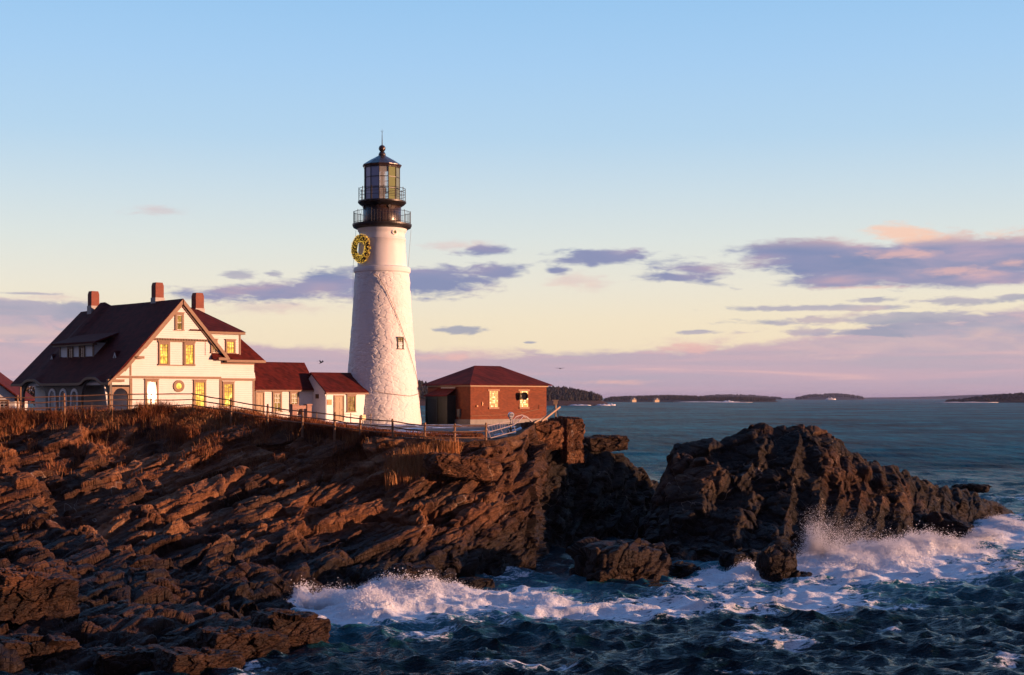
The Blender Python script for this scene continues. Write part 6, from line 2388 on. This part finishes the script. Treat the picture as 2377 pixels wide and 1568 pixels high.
for u, v, Y, w_, h_ in ((1690, 934.0, 3350, 12, 4), (1700, 935.0, 3300, 40, 1.2), (1400, 941.5, 2030, 9, 2.0), (1418, 941.0, 2060, 6, 2.5), (1345, 942, 2040, 14, 1.6), (1640, 931.5, 3560, 70, 1.6), (2245, 935.2, 3230, 60, 1.5), (1928, 929.0, 6800, 22, 9)):
    c = at(u, v, Y)
    vv, ff = ICO3
    sf_.add([(p[0] * w_ * (1 + 0.3 * math.sin(7 * p[1])) + c.x, p[1] * 6 + c.y, max(0, p[2]) * h_ * (1 + 0.4 * math.sin(9 * p[0])) + 0.2) for p in vv.tolist()], ff.tolist())
tag(sf_.build('surf', M_SNOW, None, True, fix=False), 'white surf breaking on the far shores', None, None, 'stuff')

# ------------------------------------------------------------------ sea haze
hz_m = bpy.data.materials.new('haze')
hz_m.use_nodes = True
ht = NT(hz_m.node_tree)
ht.n.clear()
ho = ht.new('ShaderNodeOutputMaterial')
hv = ht.new('ShaderNodeVolumePrincipled')
hv.inputs['Color'].default_value = (0.55, 0.62, 0.95, 1)
hv.inputs['Density'].default_value = HAZE
hv.inputs['Anisotropy'].default_value = 0.0
ht.l.new(hv.outputs[0], ho.inputs['Volume'])
m = MB()
m.box(-60000, 60000, -3000, 32000, -7.5, 62)
tag(m.build('haze', hz_m), 'thin morning haze over the sea', None, None, 'stuff')
# ------------------------------------------------------------------ spray thrown up by the breakers
M_SPRAY = simple('sea_spray', (0.86, 0.87, 0.90), 0.6, 0.03, 1.0, spec=0.2)
OCT_V = np.array([[1, 0, 0], [-1, 0, 0], [0, 1, 0], [0, -1, 0], [0, 0, 1], [0, 0, -1]], np.float32)
OCT_F = np.array([[0, 2, 4], [2, 1, 4], [1, 3, 4], [3, 0, 4], [2, 0, 5], [1, 2, 5], [3, 1, 5], [0, 3, 5]], np.int32)


def spray(jets, seed, label):
    """jets: (u, v, Y, n, height, spread, drift, size): drops flung up from a base point in separate bursts"""
    r = np.random.RandomState(seed)
    Ps, Ss = [], []
    for (u, v, Y, n, hgt, spr, drift, size) in jets:
        n = int(n * 2.6)
        b = np.array(at(u, v, Y)[:])
        nb = max(6, n // 90)
        bd = r.normal(0, 1, (nb, 3)) * np.array([spr * 0.55, spr * 0.3, 0])
        bh = hgt * (0.25 + 0.75 * r.rand(nb) ** 1.3)
        k = r.randint(0, nb, n)
        t = r.rand(n) ** 1.15
        wd_ = 0.10 + 0.55 * t
        p = b + bd[k] * (0.35 + 0.8 * t[:, None]) + r.normal(0, 1, (n, 3)) * (wd_ * spr * 0.30)[:, None]
        p[:, 2] = b[2] + bh[k] * (t * 1.0) + r.normal(0, 0.10, n) * hgt * 0.3
        p[:, 0] += drift * t ** 1.5 * hgt
        Ps.append(p)
        Ss.append(0.62 * size * (0.35 + r.rand(n) ** 3 * 1.6) * (1.25 - 0.8 * t))
    P = np.concatenate(Ps)
    s = np.concatenate(Ss)
    keep = P[:, 2] > -0.2
    P, s = P[keep], s[keep]
    n = len(P)
    st = 0.7 + 0.8 * r.rand(n, 3)
    V = P[:, None, :] + OCT_V[None] * (s[:, None] * st)[:, None, :]
    F = (np.arange(n) * 6)[:, None, None] + OCT_F[None]
    o = np_mesh('spray', V.reshape(-1, 3), F.reshape(-1, 3), M_SPRAY, True)
    return tag(o, label, None, None, 'stuff')


spray([(1885, 1300, 101.0, 9000, 4.0, 0.9, 0.08, 0.028), (1900, 1300, 101, 6000, 3.0, 1.5, 0.15, 0.032), (1945, 1298, 101.7, 7000, 3.4, 2.2, 0.28, 0.026), (2000, 1298, 102.7, 5000, 2.4, 2.2, 0.28, 0.026),
       (2060, 1295, 103.5, 3000, 1.3, 2.0, 0.2, 0.032), (1870, 1315, 99.5, 3000, 1.2, 1.6, 0, 0.04), (1930, 1318, 99.5, 4000, 0.9, 2.6, 0, 0.05), (2050, 1308, 101, 4000, 0.9, 2.6, 0, 0.05)], 3, 'pink white plume of spray bursting against the islet')
spray([(2140, 1285, 107.5, 3600, 1.7, 1.6, 0.0, 0.045), (2180, 1285, 107.5, 3000, 1.3, 1.4, 0.1, 0.045), (2110, 1285, 107.5, 2600, 1.7, 1.4, -0.2, 0.03), (2240, 1270, 111, 1800, 0.9, 1.8, 0, 0.04), (2290, 1245, 117, 1400, 0.8, 2.0, 0, 0.04)], 4, 'white crest of the breaker at the right foot of the islet')
spray([(880, 1412, 83.5, 2600, 1.6, 1.1, 0.0, 0.030), (905, 1405, 84.5, 2200, 2.1, 0.9, 0.05, 0.024), (985, 1392, 86, 2200, 2.0, 1.4, 0.15, 0.022), (1010, 1390, 86.5, 2600, 1.2, 1.4, 0.1, 0.030), (850, 1425, 81.5, 3000, 0.9, 1.6, 0, 0.036), (950, 1410, 83, 3400, 0.9, 1.8, 0, 0.036)], 5, 'spray of the wave breaking against the headland cliff')
spray([(712, 1412, 79, 2200, 1.1, 0.8, -0.1, 0.028), (735, 1412, 79.5, 1600, 1.3, 0.7, 0.1, 0.022), (765, 1412, 80, 1800, 0.9, 1.0, 0.0, 0.030)], 6, 'small splash at the left end of the surf by the foreground ledge')
spray([(1740, 1352, 95.5, 1500, 0.7, 1.0, 0, 0.03), (1860, 1330, 97, 1200, 0.9, 0.8, 0, 0.028), (1255, 1410, 83, 1600, 0.6, 1.6, 0, 0.03)], 7, 'low splashes between the boulders in front of the islet')


def clots(n, seed, label):
    """lumps of froth riding on the heaped breakers and thinning out over the washes"""
    V0, hp, fo, dy = CLOTS
    r = np.random.RandomState(seed)
    w = (np.clip(hp, 0, 1.4) ** 1.2 + 0.05 * np.clip(fo - 0.6, 0, 0.6)) * dy ** 2
    i = r.choice(len(V0), n, p=w / w.sum())
    h = np.clip(hp[i], 0.02, 1.5)
    p = V0[i] + r.normal(0, 1, (n, 3)) * np.array([0.14, 0.16, 0.03])
    p[:, 2] += np.abs(r.normal(0, 1, n)) ** 1.4 * 0.15 * h
    s = (0.010 + 0.028 * r.rand(n) ** 2.5) * (0.45 + 0.6 * np.clip(h, 0, 1))
    st = 0.7 + 0.8 * r.rand(n, 3)
    V = p[:, None, :] + OCT_V[None] * (s[:, None] * st)[:, None, :]
    F = (np.arange(n) * 6)[:, None, None] + OCT_F[None]
    o = np_mesh('foam', V.reshape(-1, 3), F.reshape(-1, 3), M_SPRAY, True)
    return tag(o, label, None, None, 'stuff')


clots(170000, 12, 'lumpy white froth on the breaking waves')
